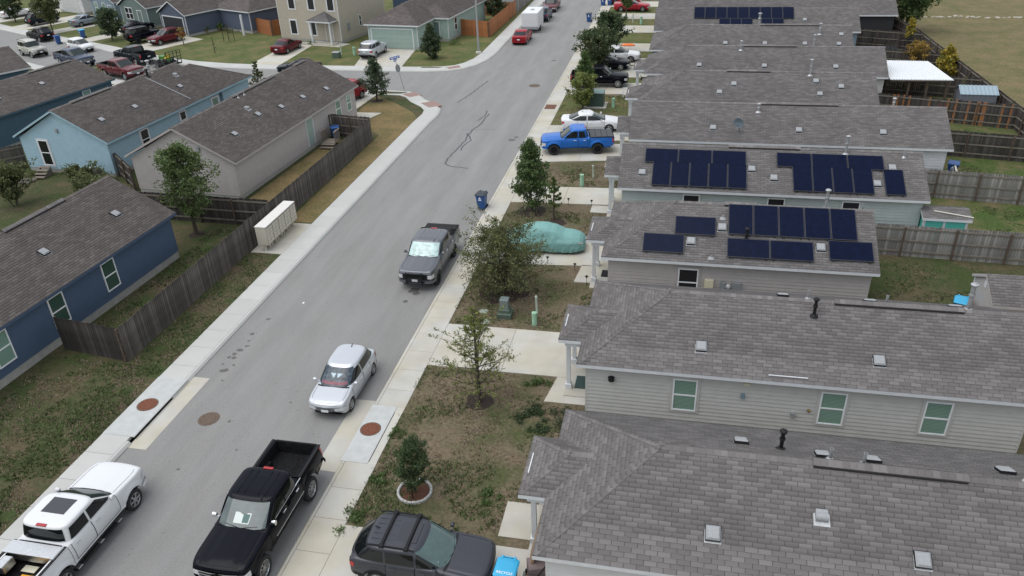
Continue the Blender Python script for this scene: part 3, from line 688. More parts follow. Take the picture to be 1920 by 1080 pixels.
o=MB().lathe([(.11,0),(.11,.06),(.08,.1),(.001,.1)],12,'y').build('meter_dial',LENS,hC.t,smooth=40); o.matrix_local=hC.mtx('n',2.86-XF,1.48,.14)@Matrix.Rotation(math.pi,4,'X')
hD=rhouse(4,'sage house carrying two arrays of solar panels on a gabled roof',42.75,13.62,'sage',False,pitch=.465)
hD.done(); Y0=42.75+3.35
arr(hD,Y0,-1.82,44.62,3,1.94,1.12); arr(hD,Y0,-1.32,42.95,5,1.07,1.92); arr(hD,Y0,5.68,44.62,3,1.93,1.12); arr(hD,Y0,6.52,42.95,4,1.07,1.92); arr(hD,Y0,11.36,42.95,1,1.06,1.92)
for x,y in ((4.3,44.45),(5.51,43.87),(11.0,43.75),(-1.9,43.9),(11.9,44.9)): hD.vent(x-XF,y-Y0)
hD.pipe(9.5-XF,45.8-Y0,1.0,.07,GALV,True,'flue_pipe'); hD.pipe(12.6-XF,45.7-Y0,.4,.045); hD.ridgevent(3.0-XF,7.0-XF)
hD.porch(44.66-Y0,47.5-Y0,.95,hip=False,cols=(45.1-Y0,47.0-Y0))
for u in (1.0,5.7,9.7): hD.window('n',u-XF,1.05,.95,1.35,PANE_S,SD['sage'])
hE=rhouse(5,'white-walled house with a satellite dish on its long shingle roof',51.3,16.95,'white',False)
hE.done(); Y0=51.3+3.35
for x,y in ((2.27,52.45),(7.74,52.45),(12.9,52.45)): hE.vent(x-XF,y-Y0)
hE.pipe(5.2-XF,53.9-Y0,.5,.07,GALV,True,'flue_pipe'); hE.ridgevent(5.3-XF,10.3-XF); hE.pipe(13.8-XF,.2,.5,.07,GALV,True,'flue_pipe')
hE.porch(52.68-Y0,55.5-Y0,.95,hip=False,cols=(53.1-Y0,55.1-Y0)); hE.window('n',12,1.0,pane=PANE_S)
dish=MB(); dish.tube([(0,0,0),(0,0,.45),(0,-.15,.62)],.03,6); dish.lathe([(.001,.02),(.16,.0),(.34,-.07),(.345,-.06),(.16,.02),(.001,.04)],16,'y',(0,-.2,.75)); dish.tube([(0,-.2,.55),(0,-.62,.72)],.018,5); dish.box(-.06,.06,-.7,-.6,.68,.78)
o=dish.build('satellite_dish',mat('dish_grey',(.12,.15,.18),.5),hE.r.o,smooth=40); o.location=(3.95-XF,52.1-Y0,hE.rz-.5*(Y0-52.1)); o.rotation_euler=(0,0,R(-25))
hF=rhouse(6,'dark-roofed hip house between the dish house and the one with the white patio canopy',59.9,14.2,'ash',True)
hF.done(); Y0=59.9+3.35
for x,y in ((2.87,61.05),(3.92,61.88),(10.12,61.05),(11.66,61.8),(9.9,62.3)): hF.vent(x-XF,y-Y0)
hF.pipe(9.5-XF,62.9-Y0,1.1,.07,GALV,True,'flue_pipe'); hF.ridgevent(3.4-XF,6.6-XF); hF.pipe(4.0-XF,.2,.4,.045); hF.pipe(4.9-XF,.2,.4,.045); hF.porch(61-Y0,63.9-Y0,1.0,cols=(61.6-Y0,63.4-Y0))
hG=rhouse(7,'grey house adjoining the white patio canopy',68.47,16.45,'grey',True)
hG.done(); Y0=68.47+3.35
for x,y in ((1.37,69.5),(6.73,69.5),(12.42,69.5)): hG.vent(x-XF,y-Y0)
hG.pipe(4.8-XF,71.3-Y0,.7,.07,GALV,True,'flue_pipe'); hG.ridgevent(5.0-XF,9.4-XF); hG.pipe(10.8-XF,.1,.9,.07,GALV,True,'flue_pipe'); hG.porch(69.7-Y0,72.5-Y0,1.0,cols=(70.2-Y0,72-Y0))
hH=rhouse(8,'house with pale blue side wall beyond the canopy house',77.3,15.2,'blueg',True)
hH.done(); Y0=77.3+3.35
for x,y in ((3.79,78.2),(7.38,78.2),(10.94,78.2),(13.92,78.2),(14.2,79.4)): hH.vent(x-XF,y-Y0)
hH.pipe(6.9-XF,81-Y0,1.1,.1,GALV,True,'flue_pipe'); hH.ridgevent(7-XF,12.4-XF); hH.pipe(12.3-XF,-1.2,.9,.08,GALV,True)
hI=rhouse(9,'far right house with a long row of solar panels below its ridge',85.9,17.2,'blueg',False)
hI.done(); Y0=85.9+3.35
arr(hI,Y0,.8,87.6,9,1.12,1.85); arr(hI,Y0,3.4,86.4,3,1.12,1.3); arr(hI,Y0,7.6,86.6,2,1.12,1.1)
for x,y in ((2.6,86.6),(11.9,87.5)): hI.vent(x-XF,y-Y0)
hJ=rhouse(10,'farthest right house, roof cut by the top of the picture, wide back eave',94.5,22.4,'shade',False)  # near-black siding colour stands for the shade inside an open covered patio
hJ.done()
hK=rhouse(11,'farthest house of the right row, seen only as a roof edge at the top',103,14,'grey',False); hK.done()
# --- left hand houses (backs towards us)
def lhouse(label,org,rot,L,w,side,trim,**k): return House('house',label,org,R(90-rot),L,w,SD[side],trim=SD.get(trim,WHITE),**k)
# local x runs away from the camera; local -y is the street side
rot=3.3
h1=House('house','dark blue house at the left edge beside the long street fence',(-31.75,36.45),R(270-rot),20,3.95,SD['navy'],trim=SD['navy'],fascia=SD['navy'],base=.42)
h1.done()
for u in (11.95,8.6,4.9): pass
# its street wall is local +y ('s'): u measured from the far end of local x
for yy in (23.9,27.3,30.9): h1.window('s',20-(36.45-yy)/math.cos(R(rot)),.85,.95,1.6,PANE_G if yy<25 else PANE_GD,None)
for yy,d in ((33.9,2.2),(29.0,2.0),(25.0,1.9)): h1.vent(36.45-yy,d)
h1.ridgevent(3.5,7.5)
h2=lhouse('taupe clapboard house in the middle left with a small wooden back step',(-32.75,44.35),3.2,19.2,4.35,'taupe','taupe',fascia=SD['taupe'])
h2.done(); 
for x,y in ((3.0,-2.6),(6.8,-2.2),(9.4,-2.6),(12.4,-2.8),(15.6,-3.2)): h2.vent(x,y)
h2.vent(6.8,-1.4,'hood'); h2.ridgevent(7.2,13.2); h2.ridgevent(16.7,18.2); h2.pipe(7.6,-.3,.35,.04); h2.pipe(8.4,-.3,.35,.04)
h2.window('a',.2,1.0,.9,1.4,PANE_D); h2.window('n',15.6,.95,.9,1.5,PANE_G); h2.door('n',10.6,.32,m=SD['green'])
h2.box('attic_vent','a',1.55,3.35,.22,.25,.1,VENT)
h2.window('n',17.6,.95,.8,1.4,PANE_G)
h3=lhouse('light blue clapboard house with a back stair at far left',(-44.4,47.3),4.6,14.2,4.3,'sky','sky',fascia=SD['sky'])
h3.done()
for x,y in ((5.5,-2.5),(2.0,-2.4),(11.2,-2.4)): h3.vent(x,y)
h3.vent(12.4,-1.2,'hood'); h3.vent(9.0,1.4,'hood'); h3.pipe(11.0,.1,.9,.1,GALV,True,'flue_pipe'); h3.pipe(10.2,-.3,.5,.09,BLACK,True,'flue_pipe'); h3.ridgevent(2.0,6.0)
b=MB(); b.tube([h3.rm(9.8,-.35,.05).to_translation(),h3.rm(10.3,-3.9,.05).to_translation()],.03,6); b.build('roof_conduit',GALV,h3.r.o)
h3.window('n',4.1,.9,.9,1.5,PANE_D,WHITE); h3.window('n',8.8,1.0,.75,1.4,PANE_D,WHITE); h3.window('n',13.2,.9,.9,1.4,PANE_G,WHITE); h3.box('breaker_box','n',10.6,1.2,.4,.5,.14,WHITE); h3.box('meter_box','n',11.4,1.2,.3,.5,.14,GREYB)
h3.window('a',-1.9,.55,.9,1.95,PANE_D,WHITE,name='door_window'); h3.box('attic_vent','a',-.2,3.2,.22,.25,.1,VENT)
# lower front wing of the light blue house
h3b=lhouse('light blue front wing with a lower hipped roof',(-42.6,61.4),4.6,4.6,3.6,'sky','sky',fascia=SD['sky'],hipB=True); h3b.done()
h4=lhouse('deep blue house left of the light blue one, roof with two vents',(-58.3,50.6),10,14.2,4.3,'steel','steel',fascia=SD['steel'],pitch=.36); h4.done()
for x,y in ((4.0,-2.2),(8.5,-2.0)): h4.vent(x,y)
h4.ridgevent(9,13.5); h4.window('n',11,1.3,.9,1.2,PANE_G)
h5=lhouse('far left house showing only a roof corner and white fascia',(-73.6,58.0),28,13,4.3,'steel','steel',pitch=.36); h5.done()
def merge(main,wing):
    """make the wing's parts parts of the main house"""
    def M4(o): return Matrix.Translation(o.location)@Matrix.Rotation(o.rotation_euler.z,4,'Z')
    rel=M4(main.t).inverted()@M4(wing.t)
    for ch in list(wing.t.children):
        ml=ch.matrix_basis.copy(); ch.parent=main.t; ch.matrix_basis=rel@ml
    bpy.data.objects.remove(wing.t)
merge(h3,h3b)
# --- across the side street
tan=House('house','tan two-storey house with white window frames and a small hipped porch',(-45.2,91.9),R(90-12.9),10.5,4.9,SD['tan'],trim=WHITE,ez=5.9,base=.3,boards=False); tan.done()
tan.porch(-4.4,-1.1,1.55,ez=2.75,cols=(-3.9,-1.6)) if 0 else None
for u in (-2.2,.75,3.6): tan.window('a',u,3.75,1.0,1.7,PANE_S,WHITE,div=False)
for u in (-2.4,.5): tan.window('a',u,.75,1.0,1.7,PANE_S,WHITE,div=False)
tan.door('a',2.9,.15,m=SD['tan']); tan.window('n',4.5,1.3,.5,1.3,PANE_S); tan.box('meter_box','n',1.9,1.3,.4,.8,.15,GREYB); tan.window('n',6.5,4.4,.7,.9,PANE_S)
r=Roof(tan.t,WHITE,'porch_roof'); z=2.75; hw=1.75; yc=-2.55
A=(-1.3,yc-hw,z);B=(.3,yc-hw,z);C=(.3,yc+hw,z);D=(-1.3,yc+hw,z);RA=(.25,yc,z+.9)
r.slope([A,B,RA],(0,1),edges=(0,)); r.slope([C,D,RA],(0,1),edges=(0,)); r.slope([D,A,RA],(0,1),edges=(0,)); r.done()
for y in (yc-hw+.35,yc+hw-.35): MB().box(-1.05,-.87,y-.09,y+.09,0,z-.14).build('porch_column',WHITE,tan.t)
MB().box(-1.3,.2,yc-hw,yc+hw,-.1,.12).build('porch_slab',CONC,tan.t)
gr=House('house','pale green corner house with a wide garage door behind the silver crossover',(-33.2,88.3),R(90-7),17,3.5,SD['green'],trim=WHITE,hipA=True,boards=False); gr.done()
gr.garage('a',-.1,.05,5.2,2.15,SD['green'])
for x,y in ((7.8,-2.3),(10.8,-2.5)): gr.vent(x,y,'hood')
grw=House('house','pale green side wing with porch and one window on the corner lot',(-29.9,92.6),R(90-7),13,2.6,SD['green'],trim=WHITE,hipA=True,boards=False,pitch=.5); grw.done(); grw.window('n',2.6,.9,.8,1.5,PANE_D); grw.door('a',.6,.15,m=SD['moss'])
sl=House('house','slate blue house with gabled garage, long side wall and white porch post',(-65.9,95.0),R(90-24),17,3.1,SD['slate'],trim=WHITE,boards=False); sl.done(); sl.garage('a',0,.05,4.4,2.2,mat('garage_dark',(.02,.022,.03),.6))
slw=House('house','slate blue rear wing with a white porch post behind the orange fence',(-58.9,97.6),R(90-24),15,4.0,SD['slate'],trim=WHITE,boards=False,hipA=True); slw.done(); slw.window('n',9,.9,1.0,1.5,PANE_G)
MB().box(-1.2,-1.0,-3.9,-3.7,0,2.6).build('porch_column',WHITE,slw.t)
merge(gr,grw); merge(sl,slw)
ms=House('house','grey-green house with a white window pair and dark planters',(-75.3,100.2),R(90-24),15,3.6,SD['moss'],trim=WHITE,boards=False); ms.done(); ms.window('a',-1.6,.9,.9,1.6,PANE_D); ms.window('a',-.7,.9,.9,1.6,PANE_D); ms.door('a',1.4,.15,m=SD['moss'])
bl=House('house','blue-grey house with two white windows left of the grey-green one',(-83.3,104.4),R(90-24),15,3.5,SD['blueg'],trim=WHITE,boards=False); bl.done(); bl.window('a',-1.7,.9,.9,1.6,PANE_G); bl.window('a',.4,.9,.9,1.6,PANE_G); bl.door('a',1.9,.15)
gg=House('house','light grey garage wall at the top left behind the round tree',(-93.5,110.2),R(90-24),14,4,SD['lightgrey'],trim=WHITE,boards=False); gg.done(); gg.garage('a',0,.05,4.6,2.2,SD['lightgrey'])
nv=House('house','dark navy building glimpsed between the tan and pale green houses',(-37.5,108),R(90-8),8,3,SD['navy'],trim=SD['navy'],boards=False); nv.done()
fr=House('house','house behind the orange garden fence at the top edge',(-27.5,117),R(90-4),10,3.6,SD['ash'],trim=WHITE,boards=False); fr.done()
# ------------------------------------------------------------------ vehicles
def paint(name,c,metal=.3,rough=.32,spec=.25,coat=.22): return mat('paint_'+name,c,rough,metal,coat=coat,spec=spec)
PT=dict(white=paint('white',(.62,.63,.64),0),black=paint('black',(.003,.0035,.007),0,.22,.10,.08),grey=paint('grey',(.13,.135,.15),.35),charcoal=paint('charcoal',(.05,.053,.062),.3),silver=paint('silver',(.50,.52,.55),.35),blue=paint('blue',(.018,.13,.46),.15),red=paint('red',(.30,.012,.022),.15),maroon=paint('maroon',(.105,.010,.016),.2),navy=paint('navy',(.03,.045,.085),.3),dkgreen=paint('dark',(.010,.015,.020),.1,.25,.15,.1),champagne=paint('champagne',(.42,.415,.38),.4),steel=paint('steel',(.26,.30,.35),.5))
VP=dict(
 truck=dict(L=5.85,W=2.03,H=1.88,wb=3.65,fo=.97,r=.40,z0=.52,hood0=1.18,hood1=1.27,belt=1.31,deck=1.34,xa=1.30,xb=.56,xc=-.95,xd=-1.08,kind='pickup',ra=.50,pil=[-.02],flare=.03),
 midtruck=dict(L=5.39,W=1.89,H=1.84,wb=3.24,fo=.93,r=.39,z0=.52,hood0=1.12,hood1=1.22,belt=1.22,deck=1.24,xa=1.22,xb=.52,xc=-.66,xd=-.82,kind='pickup',ra=.48,pil=[-.04],flare=.05),
 suv=dict(L=4.6,W=1.855,H=1.69,wb=2.69,fo=.92,r=.35,z0=.40,hood0=.98,hood1=1.10,belt=1.13,deck=1.10,xa=.98,xb=.12,xc=-1.66,xd=-2.2,kind='suv',ra=.43,pil=[.0,-1.0],flare=.03),
 boxsuv=dict(L=4.45,W=1.84,H=1.80,wb=2.65,fo=.80,r=.37,z0=.45,hood0=1.08,hood1=1.16,belt=1.18,deck=1.18,xa=.78,xb=.38,xc=-1.98,xd=-2.14,kind='suv',ra=.45,pil=[-.2,-1.1],flare=.04),
 jeep=dict(L=4.5,W=1.86,H=1.86,wb=2.9,fo=.65,r=.41,z0=.52,hood0=1.14,hood1=1.2,belt=1.24,deck=1.24,xa=.78,xb=.52,xc=-1.98,xd=-2.1,kind='suv',ra=.5,pil=[-.25,-1.15],flare=.07),
 hatch=dict(L=4.11,W=1.72,H=1.49,wb=2.57,fo=.83,r=.31,z0=.30,hood0=.80,hood1=.94,belt=.96,deck=1.0,xa=1.02,xb=.16,xc=-1.5,xd=-1.93,kind='suv',ra=.365,pil=[-.25],flare=.015),
 fit=dict(L=4.1,W=1.69,H=1.52,wb=2.5,fo=.82,r=.30,z0=.32,hood0=.84,hood1=1.0,belt=1.0,deck=1.0,xa=1.18,xb=.2,xc=-1.55,xd=-1.95,kind='suv',ra=.36,pil=[-.1,-1.05],flare=.01),
 sedan=dict(L=4.8,W=1.83,H=1.46,wb=2.8,fo=.95,r=.33,z0=.32,hood0=.80,hood1=.95,belt=.96,deck=1.05,xa=1.12,xb=.12,xc=-.88,xd=-2.0,kind='sedan',ra=.385,pil=[-.3],flare=.015),
 coupe=dict(L=4.9,W=1.9,H=1.42,wb=2.9,fo=.95,r=.34,z0=.32,hood0=.84,hood1=.98,belt=1.0,deck=1.06,xa=.85,xb=.1,xc=-1.0,xd=-1.75,kind='sedan',ra=.40,pil=[-.5],flare=.03),
 oldsedan=dict(L=5.38,W=1.98,H=1.47,wb=2.91,fo=1.05,r=.34,z0=.34,hood0=.86,hood1=.96,belt=.97,deck=.98,xa=1.0,xb=.35,xc=-1.05,xd=-1.5,kind='sedan',ra=.40,pil=[-.35],flare=.01))
WHEELS={}
def wheel_meshes(r,style):
    k=(r,style)
    if k in WHEELS: return WHEELS[k]
    wd=.25 if r>.36 else .21; ri=r*.66 if style!='offroad' else r*.56
    t=MB(); t.lathe([(ri,-wd/2+.02),(r*.86,-wd/2),(r*.97,-wd/2+.03),(r,-wd/2+.06),(r,wd/2-.06),(r*.97,wd/2-.03),(r*.86,wd/2),(ri,wd/2-.02)],28,'y')
    if r>.38:
        for i in range(28):
            a=2*math.pi*i/28; c,s=math.cos(a)*r,math.sin(a)*r
            t.bar((c,-wd/2+.05,s),(c,wd/2-.05,s),.035,.012,up=(c,0,s))
    tm=t.mesh('tyre',RUBBER,50)
    b=MB(); o=wd/2-.03
    b.lathe([(ri,o+.01),(ri*.95,o+.015),(ri*.9,o-.02),(ri*.88,-wd/2+.04)],24,'y'); 
    b.lathe([(ri*.88,o-.14),(.001,o-.14)],24,'y',mi=1)
    n=dict(six=6,five=5,offroad=8,ten=10,steel=12)[style]
    for i in range(n):
        a=2*math.pi*i/n; ca,sa=math.cos(a),math.sin(a); w_=ri*(.26 if n<=6 else .15)
        b.bar((ca*ri*.12,o-.01,sa*ri*.12),(ca*ri*.95,o-.005,sa*ri*.95),w_,.03,up=(0,1,0))
    b.lathe([(ri*.26,o-.03),(ri*.25,o+.01),(.001,o+.015)],12,'y')
    m={'offroad':BLACK,'steel':GALV}.get(style,ALU)
    rm_=b.mesh('rim',[m,BLACK],40)
    WHEELS[k]=(tm,rm_); return WHEELS[k]
def vehicle(name,label,cat,kindp,pt,loc,head,wheel='five',plate=True,group=None,z=None,lift=0,detail=True,grille='dark',over=None,bedcover=None,roofrack=False,lowtrim=None,glass=None,wsglass=None,spare=False):
    P=dict(VP[kindp]); P.update(over or {}); pm=PT[pt]; L,W,H=P['L'],P['W'],P['H']; Wh=W/2; F=L/2
    t=thing(name,label,cat,(loc[0],loc[1],ZR if z is None else z),R(head),group)
    r=P['r']; ax=[F-P['fo'],F-P['fo']-P['wb']]; z0=P['z0']+lift; ra=P['ra']
    belt,H_=P['belt']+lift,H+lift; hood0,hood1,deck=P['hood0']+lift,P['hood1']+lift,P['deck']+lift
    xa,xb,xc,xd=P['xa'],P['xb'],P['xc'],P['xd']; pick=P['kind']=='pickup'
    bx=xd-.05
    def zt(x):
        pts=[(F,hood0-.16),(F-.05,hood0-.06),(F-.16,hood0),(xa,hood1),(xa-.15,belt),(xd,belt if P['kind']!='sedan' else deck),(-F+.18,deck),(-F+.05,deck-.05),(-F,deck-.14)]
        xs=[p[0] for p in pts][::-1]; zs=[p[1] for p in pts][::-1]
        return float(np.interp(x,xs,zs))
    fb=.22 if not pick else .12; rb=.14 if not pick else .05
    def hw(x):
        w_=Wh
        d=x-(F-.9)
        if d>0: w_*=1-.13*(d/.9)**2.4
        d=(-F+.8)-x
        if d>0: w_*=1-(.09 if not pick else .03)*(d/.8)**2.4
        return w_
    def ys(x,zz):
        zs=zt(x); q=(zz-(z0+.42*(belt-z0)))/(belt-z0)
        y=hw(x)*(1-.10*q*q*(2.2 if q>0 else 1))
        fl=0
        for a in ax:
            d=math.hypot(x-a,zz-r-lift*.6)-ra
            if -.02<d<.16: fl=max(fl,P['flare']*math.cos(d/.16*math.pi/2) if d>0 else P['flare'])
        if .0<(zz-z0)<.12: y-=.02
        return y+fl
    def zb(x):
        b=z0
        if x>F-.35: b=z0-.02+.10*((x-F+.35)/.35)**2
        if x<-F+.35: b=z0+.10*((-F+.35-x)/.35)**2
        for a in ax:
            if abs(x-a)<ra: b=max(b,r+lift*.3+math.sqrt(ra*ra-(x-a)**2))
        return min(b,zt(x)-.16)
    def bow(x,yf):
        s=0
        if x>F-.6: s=-fb*((x-F+.6)/.6)**2
        if x<-F+.6: s=rb*((-F+.6-x)/.6)**2
        return x+s*yf*yf
    def stations(x0,x1):
        xs=set(np.round(np.linspace(x0,x1,int(abs(x1-x0)/.11)+2),4))
        for a in ax:
            for u in np.linspace(-1,1,15):
                q=a+ra*u
                if x0<q<x1: xs.add(round(q,4))
            for q in (a-ra-.004,a+ra+.004):
                if x0<q<x1: xs.add(round(q,4))
        for q in (F-.05,F-.02,F-.1,-F+.05,-F+.02,-F+.1):
            if x0<=q<=x1: xs.add(round(q,4))
        return sorted(xs)
    def section(x,side):
        b=zb(x); top=zt(x); zs=top-.05; out=[]
        for k in range(8):
            zz=b+(zs-b)*k/7; y=ys(x,zz); out.append((bow(x,y/Wh),y*side,zz))
        y=ys(x,zs)
        for f,dz in ((.975,.028),(.93,.044),(.8,.052),(.45,.066),(0,.074)): out.append((bow(x,f*y/Wh),f*y*side,zs+dz))
        return out
    def loft(x0,x1,nm,capf,capr):
        X=stations(x0,x1); G=[]
        for x in X:
            a=section(x,1);b=section(x,-1); G.append(a+b[-2::-1])
        m=MB(); m.grid(G,flip=True)
        n=len(G[0])
        if capf: m.add(G[-1],[tuple(range(n))])
        if capr: m.add(G[0],[tuple(range(n))[::-1]])
        return m.build(nm,pm,t,smooth=32)
    x_body0=bx if pick else -F
    loft(x_body0,F,'body',True,True)
    # bed
    if pick:
        X=stations(-F,bx-.03); G=[]
        rail=.09; floor=z0+.30; wi=.13
        def bsec(x,side,cav):
            b=zb(x); zs=deck-.02; out=[]
            for k in range(8):
                zz=b+(zs-b)*k/7; y=ys(x,zz); out.append((bow(x,y/Wh),y*side,zz))
            y=ys(x,zs); zf=floor if cav else deck
            out+= [(bow(x,y/Wh),(y-.02)*side,deck),(x,(y-wi)*side,deck),(x,(y-wi-.005)*side,zf),(x,0,zf)]
            return out
        xs=[]
        for x in X: xs.append((x,-F+.08<x<bx-.1))
        xs+=[(-F+.075,False),(-F+.085,True),(bx-.095,False),(bx-.105,True)]; xs.sort()
        m=MB(); GG=[]
        for x,c in xs:
            a=bsec(x,1,c);b=bsec(x,-1,c); GG.append(a+b[-2::-1])
        n=len(GG[0]); LIN=mat('bed_liner',(.012,.012,.013),.85,var=.4,scale=3,spec=.12)
        # outer skin with paint, inner cavity with liner
        for i in range(len(GG)-1):
            for j in range(n-1):
                m.add([GG[i][j],GG[i+1][j],GG[i+1][j+1],GG[i][j+1]],[(0,1,2,3)],0 if (j<9 or j>n-11) and not 8<=j<=8 else (0 if j in(8,n-10) else 1))
        m.add(GG[0],[tuple(range(n))[::-1]],0); m.add(GG[-1],[tuple(range(n))],0)
        m.build('cargo_bed',[pm,LIN],t)
        gt=MB(); gt.bbox(-F-.012,-F+.02,-Wh*.86,Wh*.86,z0+.22,deck-.03,.01); gt.build('tailgate',pm,t)
        for s in (-1,1): MB().bbox(-F+.02,bx-.05,s*(Wh*.955-.05)-.05,s*(Wh*.955-.05)+.05,deck-.004,deck+.022,.008).build('bed_rail',BLACK,t)
        if bedcover:
            c=MB(); nn=4; l0=-F+.06;l1=bx-.06
            for k in range(nn): c.bbox(l0+(l1-l0)*k/nn+.008,l0+(l1-l0)*(k+1)/nn-.008,-Wh*.9,Wh*.9,deck+.012,deck+.06,.015)
            c.build('bed_cover',bedcover,t)
        else:
            rb_=MB()
            for k in range(12):
                y=-Wh*.7+k*Wh*1.4/11; rb_.box(-F+.15,bx-.15,y-.025,y+.025,floor,floor+.008)
            rb_.build('bed_floor_rib',LIN,t)
            for s in (-1,1):
                wx=ax[1]; MB().bbox(wx-.42,wx+.42,min(s*(Wh-.36),s*(Wh-.15)),max(s*(Wh-.36),s*(Wh-.15)),floor,floor+.22,.04).build('wheel_well',LIN,t)
    # bonnet panel with its creases, slightly proud of the wings
    G=[];dome=.022 if pick else .008
    for x in np.linspace(xa+.03,F-.13,14):
        w_=ys(x,zt(x)-.05)*(.84-.10*max(0,(x-(F-.5))/.5)); z_=zt(x)-.05; row=[]
        for f in np.linspace(-1,1,21):
            af=abs(f); base=np.interp(af*w_/ys(x,z_),[0,.45,.8,.93],[.074,.066,.052,.044])
            cr=dome*(1 if af<.45 else max(0,1-(af-.45)/.16))*min(1,(F-.13-x)/.3)
            edge=-.012 if af>.97 else .010
            row.append((bow(x,f*w_/Wh),f*w_,z_+base+edge+cr))
        G.append(row)
    MB().grid(G,flip=True).build('bonnet',pm,t,smooth=28)
    gp=MB()
    for s in (-1,1):
        gp.grid([[(bow(x,.85),s*(ys(x,zt(x)-.05)*(.845-.10*max(0,(x-(F-.5))/.5))+o_),zt(x)-.05+.052) for o_ in (-.004,.012)] for x in np.linspace(xa+.03,F-.13,10)])
    gp.grid([[(cabx_cowl-.0+o_,y,zt(xa)+.032) for o_ in (-.05,.02)] for cabx_cowl,y in [(xa+.02-.07*v*v,v*Wh*.82) for v in np.linspace(-1,1,9)]])
    gp.build('bonnet_gap',BLACK,t)
    # underbody
    u=MB(); u.box(-F+.25,F-.3,-Wh+.32,Wh-.32,z0-.16,z0+(.2 if pick else .3))
    for a in ax: u.box(a-ra-.05,a+ra+.05,-Wh+.3,Wh-.3,z0-.1,zt(a)-.12 if (not pick or a>0) else z0+.22)
    for a in ax: u.bar((a,-Wh+.2,r),(a,Wh-.2,r),.1)
    u.build('underbody',DARKIN,t)
    # cabin
    cw0,cw1=Wh*.925,Wh*(.77 if not pick and H<1.6 else .845); zc0=belt-.08
    def cabp(zz):
        f=(zz-belt)/(H_-.05-belt); f=max(-.15,min(1,f))
        return xa+(xb-xa)*f, xd+(xc-xd)*f, cw0+(cw1-cw0)*max(0,f)**1.25
    NQ=7. if pick else 4.6
    def cabx(zz,v,end):
        xf,xr,w_=cabp(zz); mid=(xf+xr)/2;hl=(xf-xr)/2
        q=(1-min(1,abs(v))**NQ)**(1/NQ)
        return (mid+hl*q-.07*v*v) if end>0 else (mid-hl*q+.05*v*v)
    def caby(zz,x):
        xf,xr,w_=cabp(zz); mid=(xf+xr)/2;hl=(xf-xr)/2; u_=min(1,abs((x-mid)/hl)); return w_*(1-u_**NQ)**(1/NQ)
    def ring(zz,ins):
        xf,xr,w_=cabp(zz); xf-=ins;xr+=ins;w_-=ins*.8; mid=(xf+xr)/2;hl=(xf-xr)/2; out=[]
        n=44
        for k in range(n):
            a=2*math.pi*(k+.5)/n; c,s=math.cos(a),math.sin(a)
            d=(abs(c)**NQ+abs(s)**NQ)**(-1/NQ); uu,vv=c*d,s*d
            out.append((mid+hl*uu-(.07 if uu>0 else -.05)*vv*vv*abs(uu),w_*vv,zz))
        return out
    rings=[ring(zc0,0)]+[ring(belt+(H_-.05-belt)*f,0) for f in (0,.3,.6,.9,1)]+[ring(H_-.025,.03),ring(H_-.008,.09),ring(H_,.22),ring(H_+.012,.45)]
    c=MB(); c.grid(rings,wrap=True); c.add(rings[-1],[tuple(range(44))]); c.build('cabin',pm,t,smooth=45)
    gl=glass or GLASS; wsg=wsglass or WGLASS
    def wsurf(nm,end,z0_,z1_,vm,m,off=.012):
        G=[]
        for i in range(7):
            zz=z0_+(z1_-z0_)*i/6; G.append([(cabx(zz,v,end)+off*end,cabp(zz)[2]*v,zz+.006) for v in np.linspace(-vm,vm,11)])
        return MB().grid(G,flip=end<0).build(nm,m,t,smooth=60)
    wz1=H_-.085
    wsurf('windscreen',1,belt-.02,wz1,.88,wsg)
    wsurf('rear_window',-1,belt+(.05 if P['kind']!='sedan' else .10),wz1-.02,.84,gl)
    gb=belt+.035; gt_=H_-.13
    for s in (-1,1):
        pil=P['pil']; segs=[None]+pil+[None]
        for i in range(len(segs)-1):
            G=[]
            for k in range(6):
                zz=gb+(gt_-gb)*k/5; xf,xr,w_=cabp(zz)
                a=(xf-.17 if segs[i] is None else segs[i]-.045); b=(xr+(.2 if P['kind']!='sedan' else .22) if segs[i+1] is None else segs[i+1]+.045)
                if a<b+.05: a=b+.05
                G.append([(x,s*(caby(zz,x)+.012),zz) for x in np.linspace(b,a,8)])
            MB().grid(G,flip=s<0).build('side_window',gl,t,smooth=60)
        # doors
        dx=[xa-.06]+pil[:1]+([pil[1]] if len(pil)>1 and P['kind']!='suv' else [])+[max(xd+.1,ax[1]+ra*.75) if not pick else xd+.08]
        if P['kind']=='suv' and len(pil)>1: dx=[xa-.06,pil[0],max(pil[1]-.1,ax[1]+ra*.8)]
        for i in range(len(dx)-1):
            a,b=dx[i],dx[i+1]
            if a-b<.4: continue
            G=[];zz0=z0+.07;zz1=belt-.055
            for k in range(7):
                zz=zz0+(zz1-zz0)*k/6; G.append([(x,s*(ys(x,zz)+(.009 if 0<k<6 and 0<j<6 else -.003)),zz) for j,x in enumerate(np.concatenate([[b+.008],np.linspace(b+.02,a-.02,5),[a-.008]]))])
            d=MB().grid(G,flip=s<0).build('door',pm,t,smooth=30)
            hz=belt-.16; hx=b+.14
            MB().bbox(hx,hx+.2,min(s*(ys(hx,hz)+.004),s*(ys(hx,hz)+.045)),max(s*(ys(hx,hz)+.004),s*(ys(hx,hz)+.045)),hz-.018,hz+.018,.006).build('handle',CHROME if pick else pm,d)
            gp=MB(); e=.011
            for x in (b+.004,a-.004):
                gp.grid([[(x-e/1.3,s*(ys(x,zz)+.0105),zz),(x+e/1.3,s*(ys(x,zz)+.0105),zz)] for zz in np.linspace(zz0-.01,zz1+.03,8)])
            gp.grid([[(x,s*(ys(x,zz0)+.0105),zz0-e),(x,s*(ys(x,zz0)+.0105),zz0+e)] for x in np.linspace(b,a,8)])
            gp.build('door_gap',BLACK,d)
        # mirror
        mx=xa-.30; my=Wh*.93; mh=.20 if pick else .14
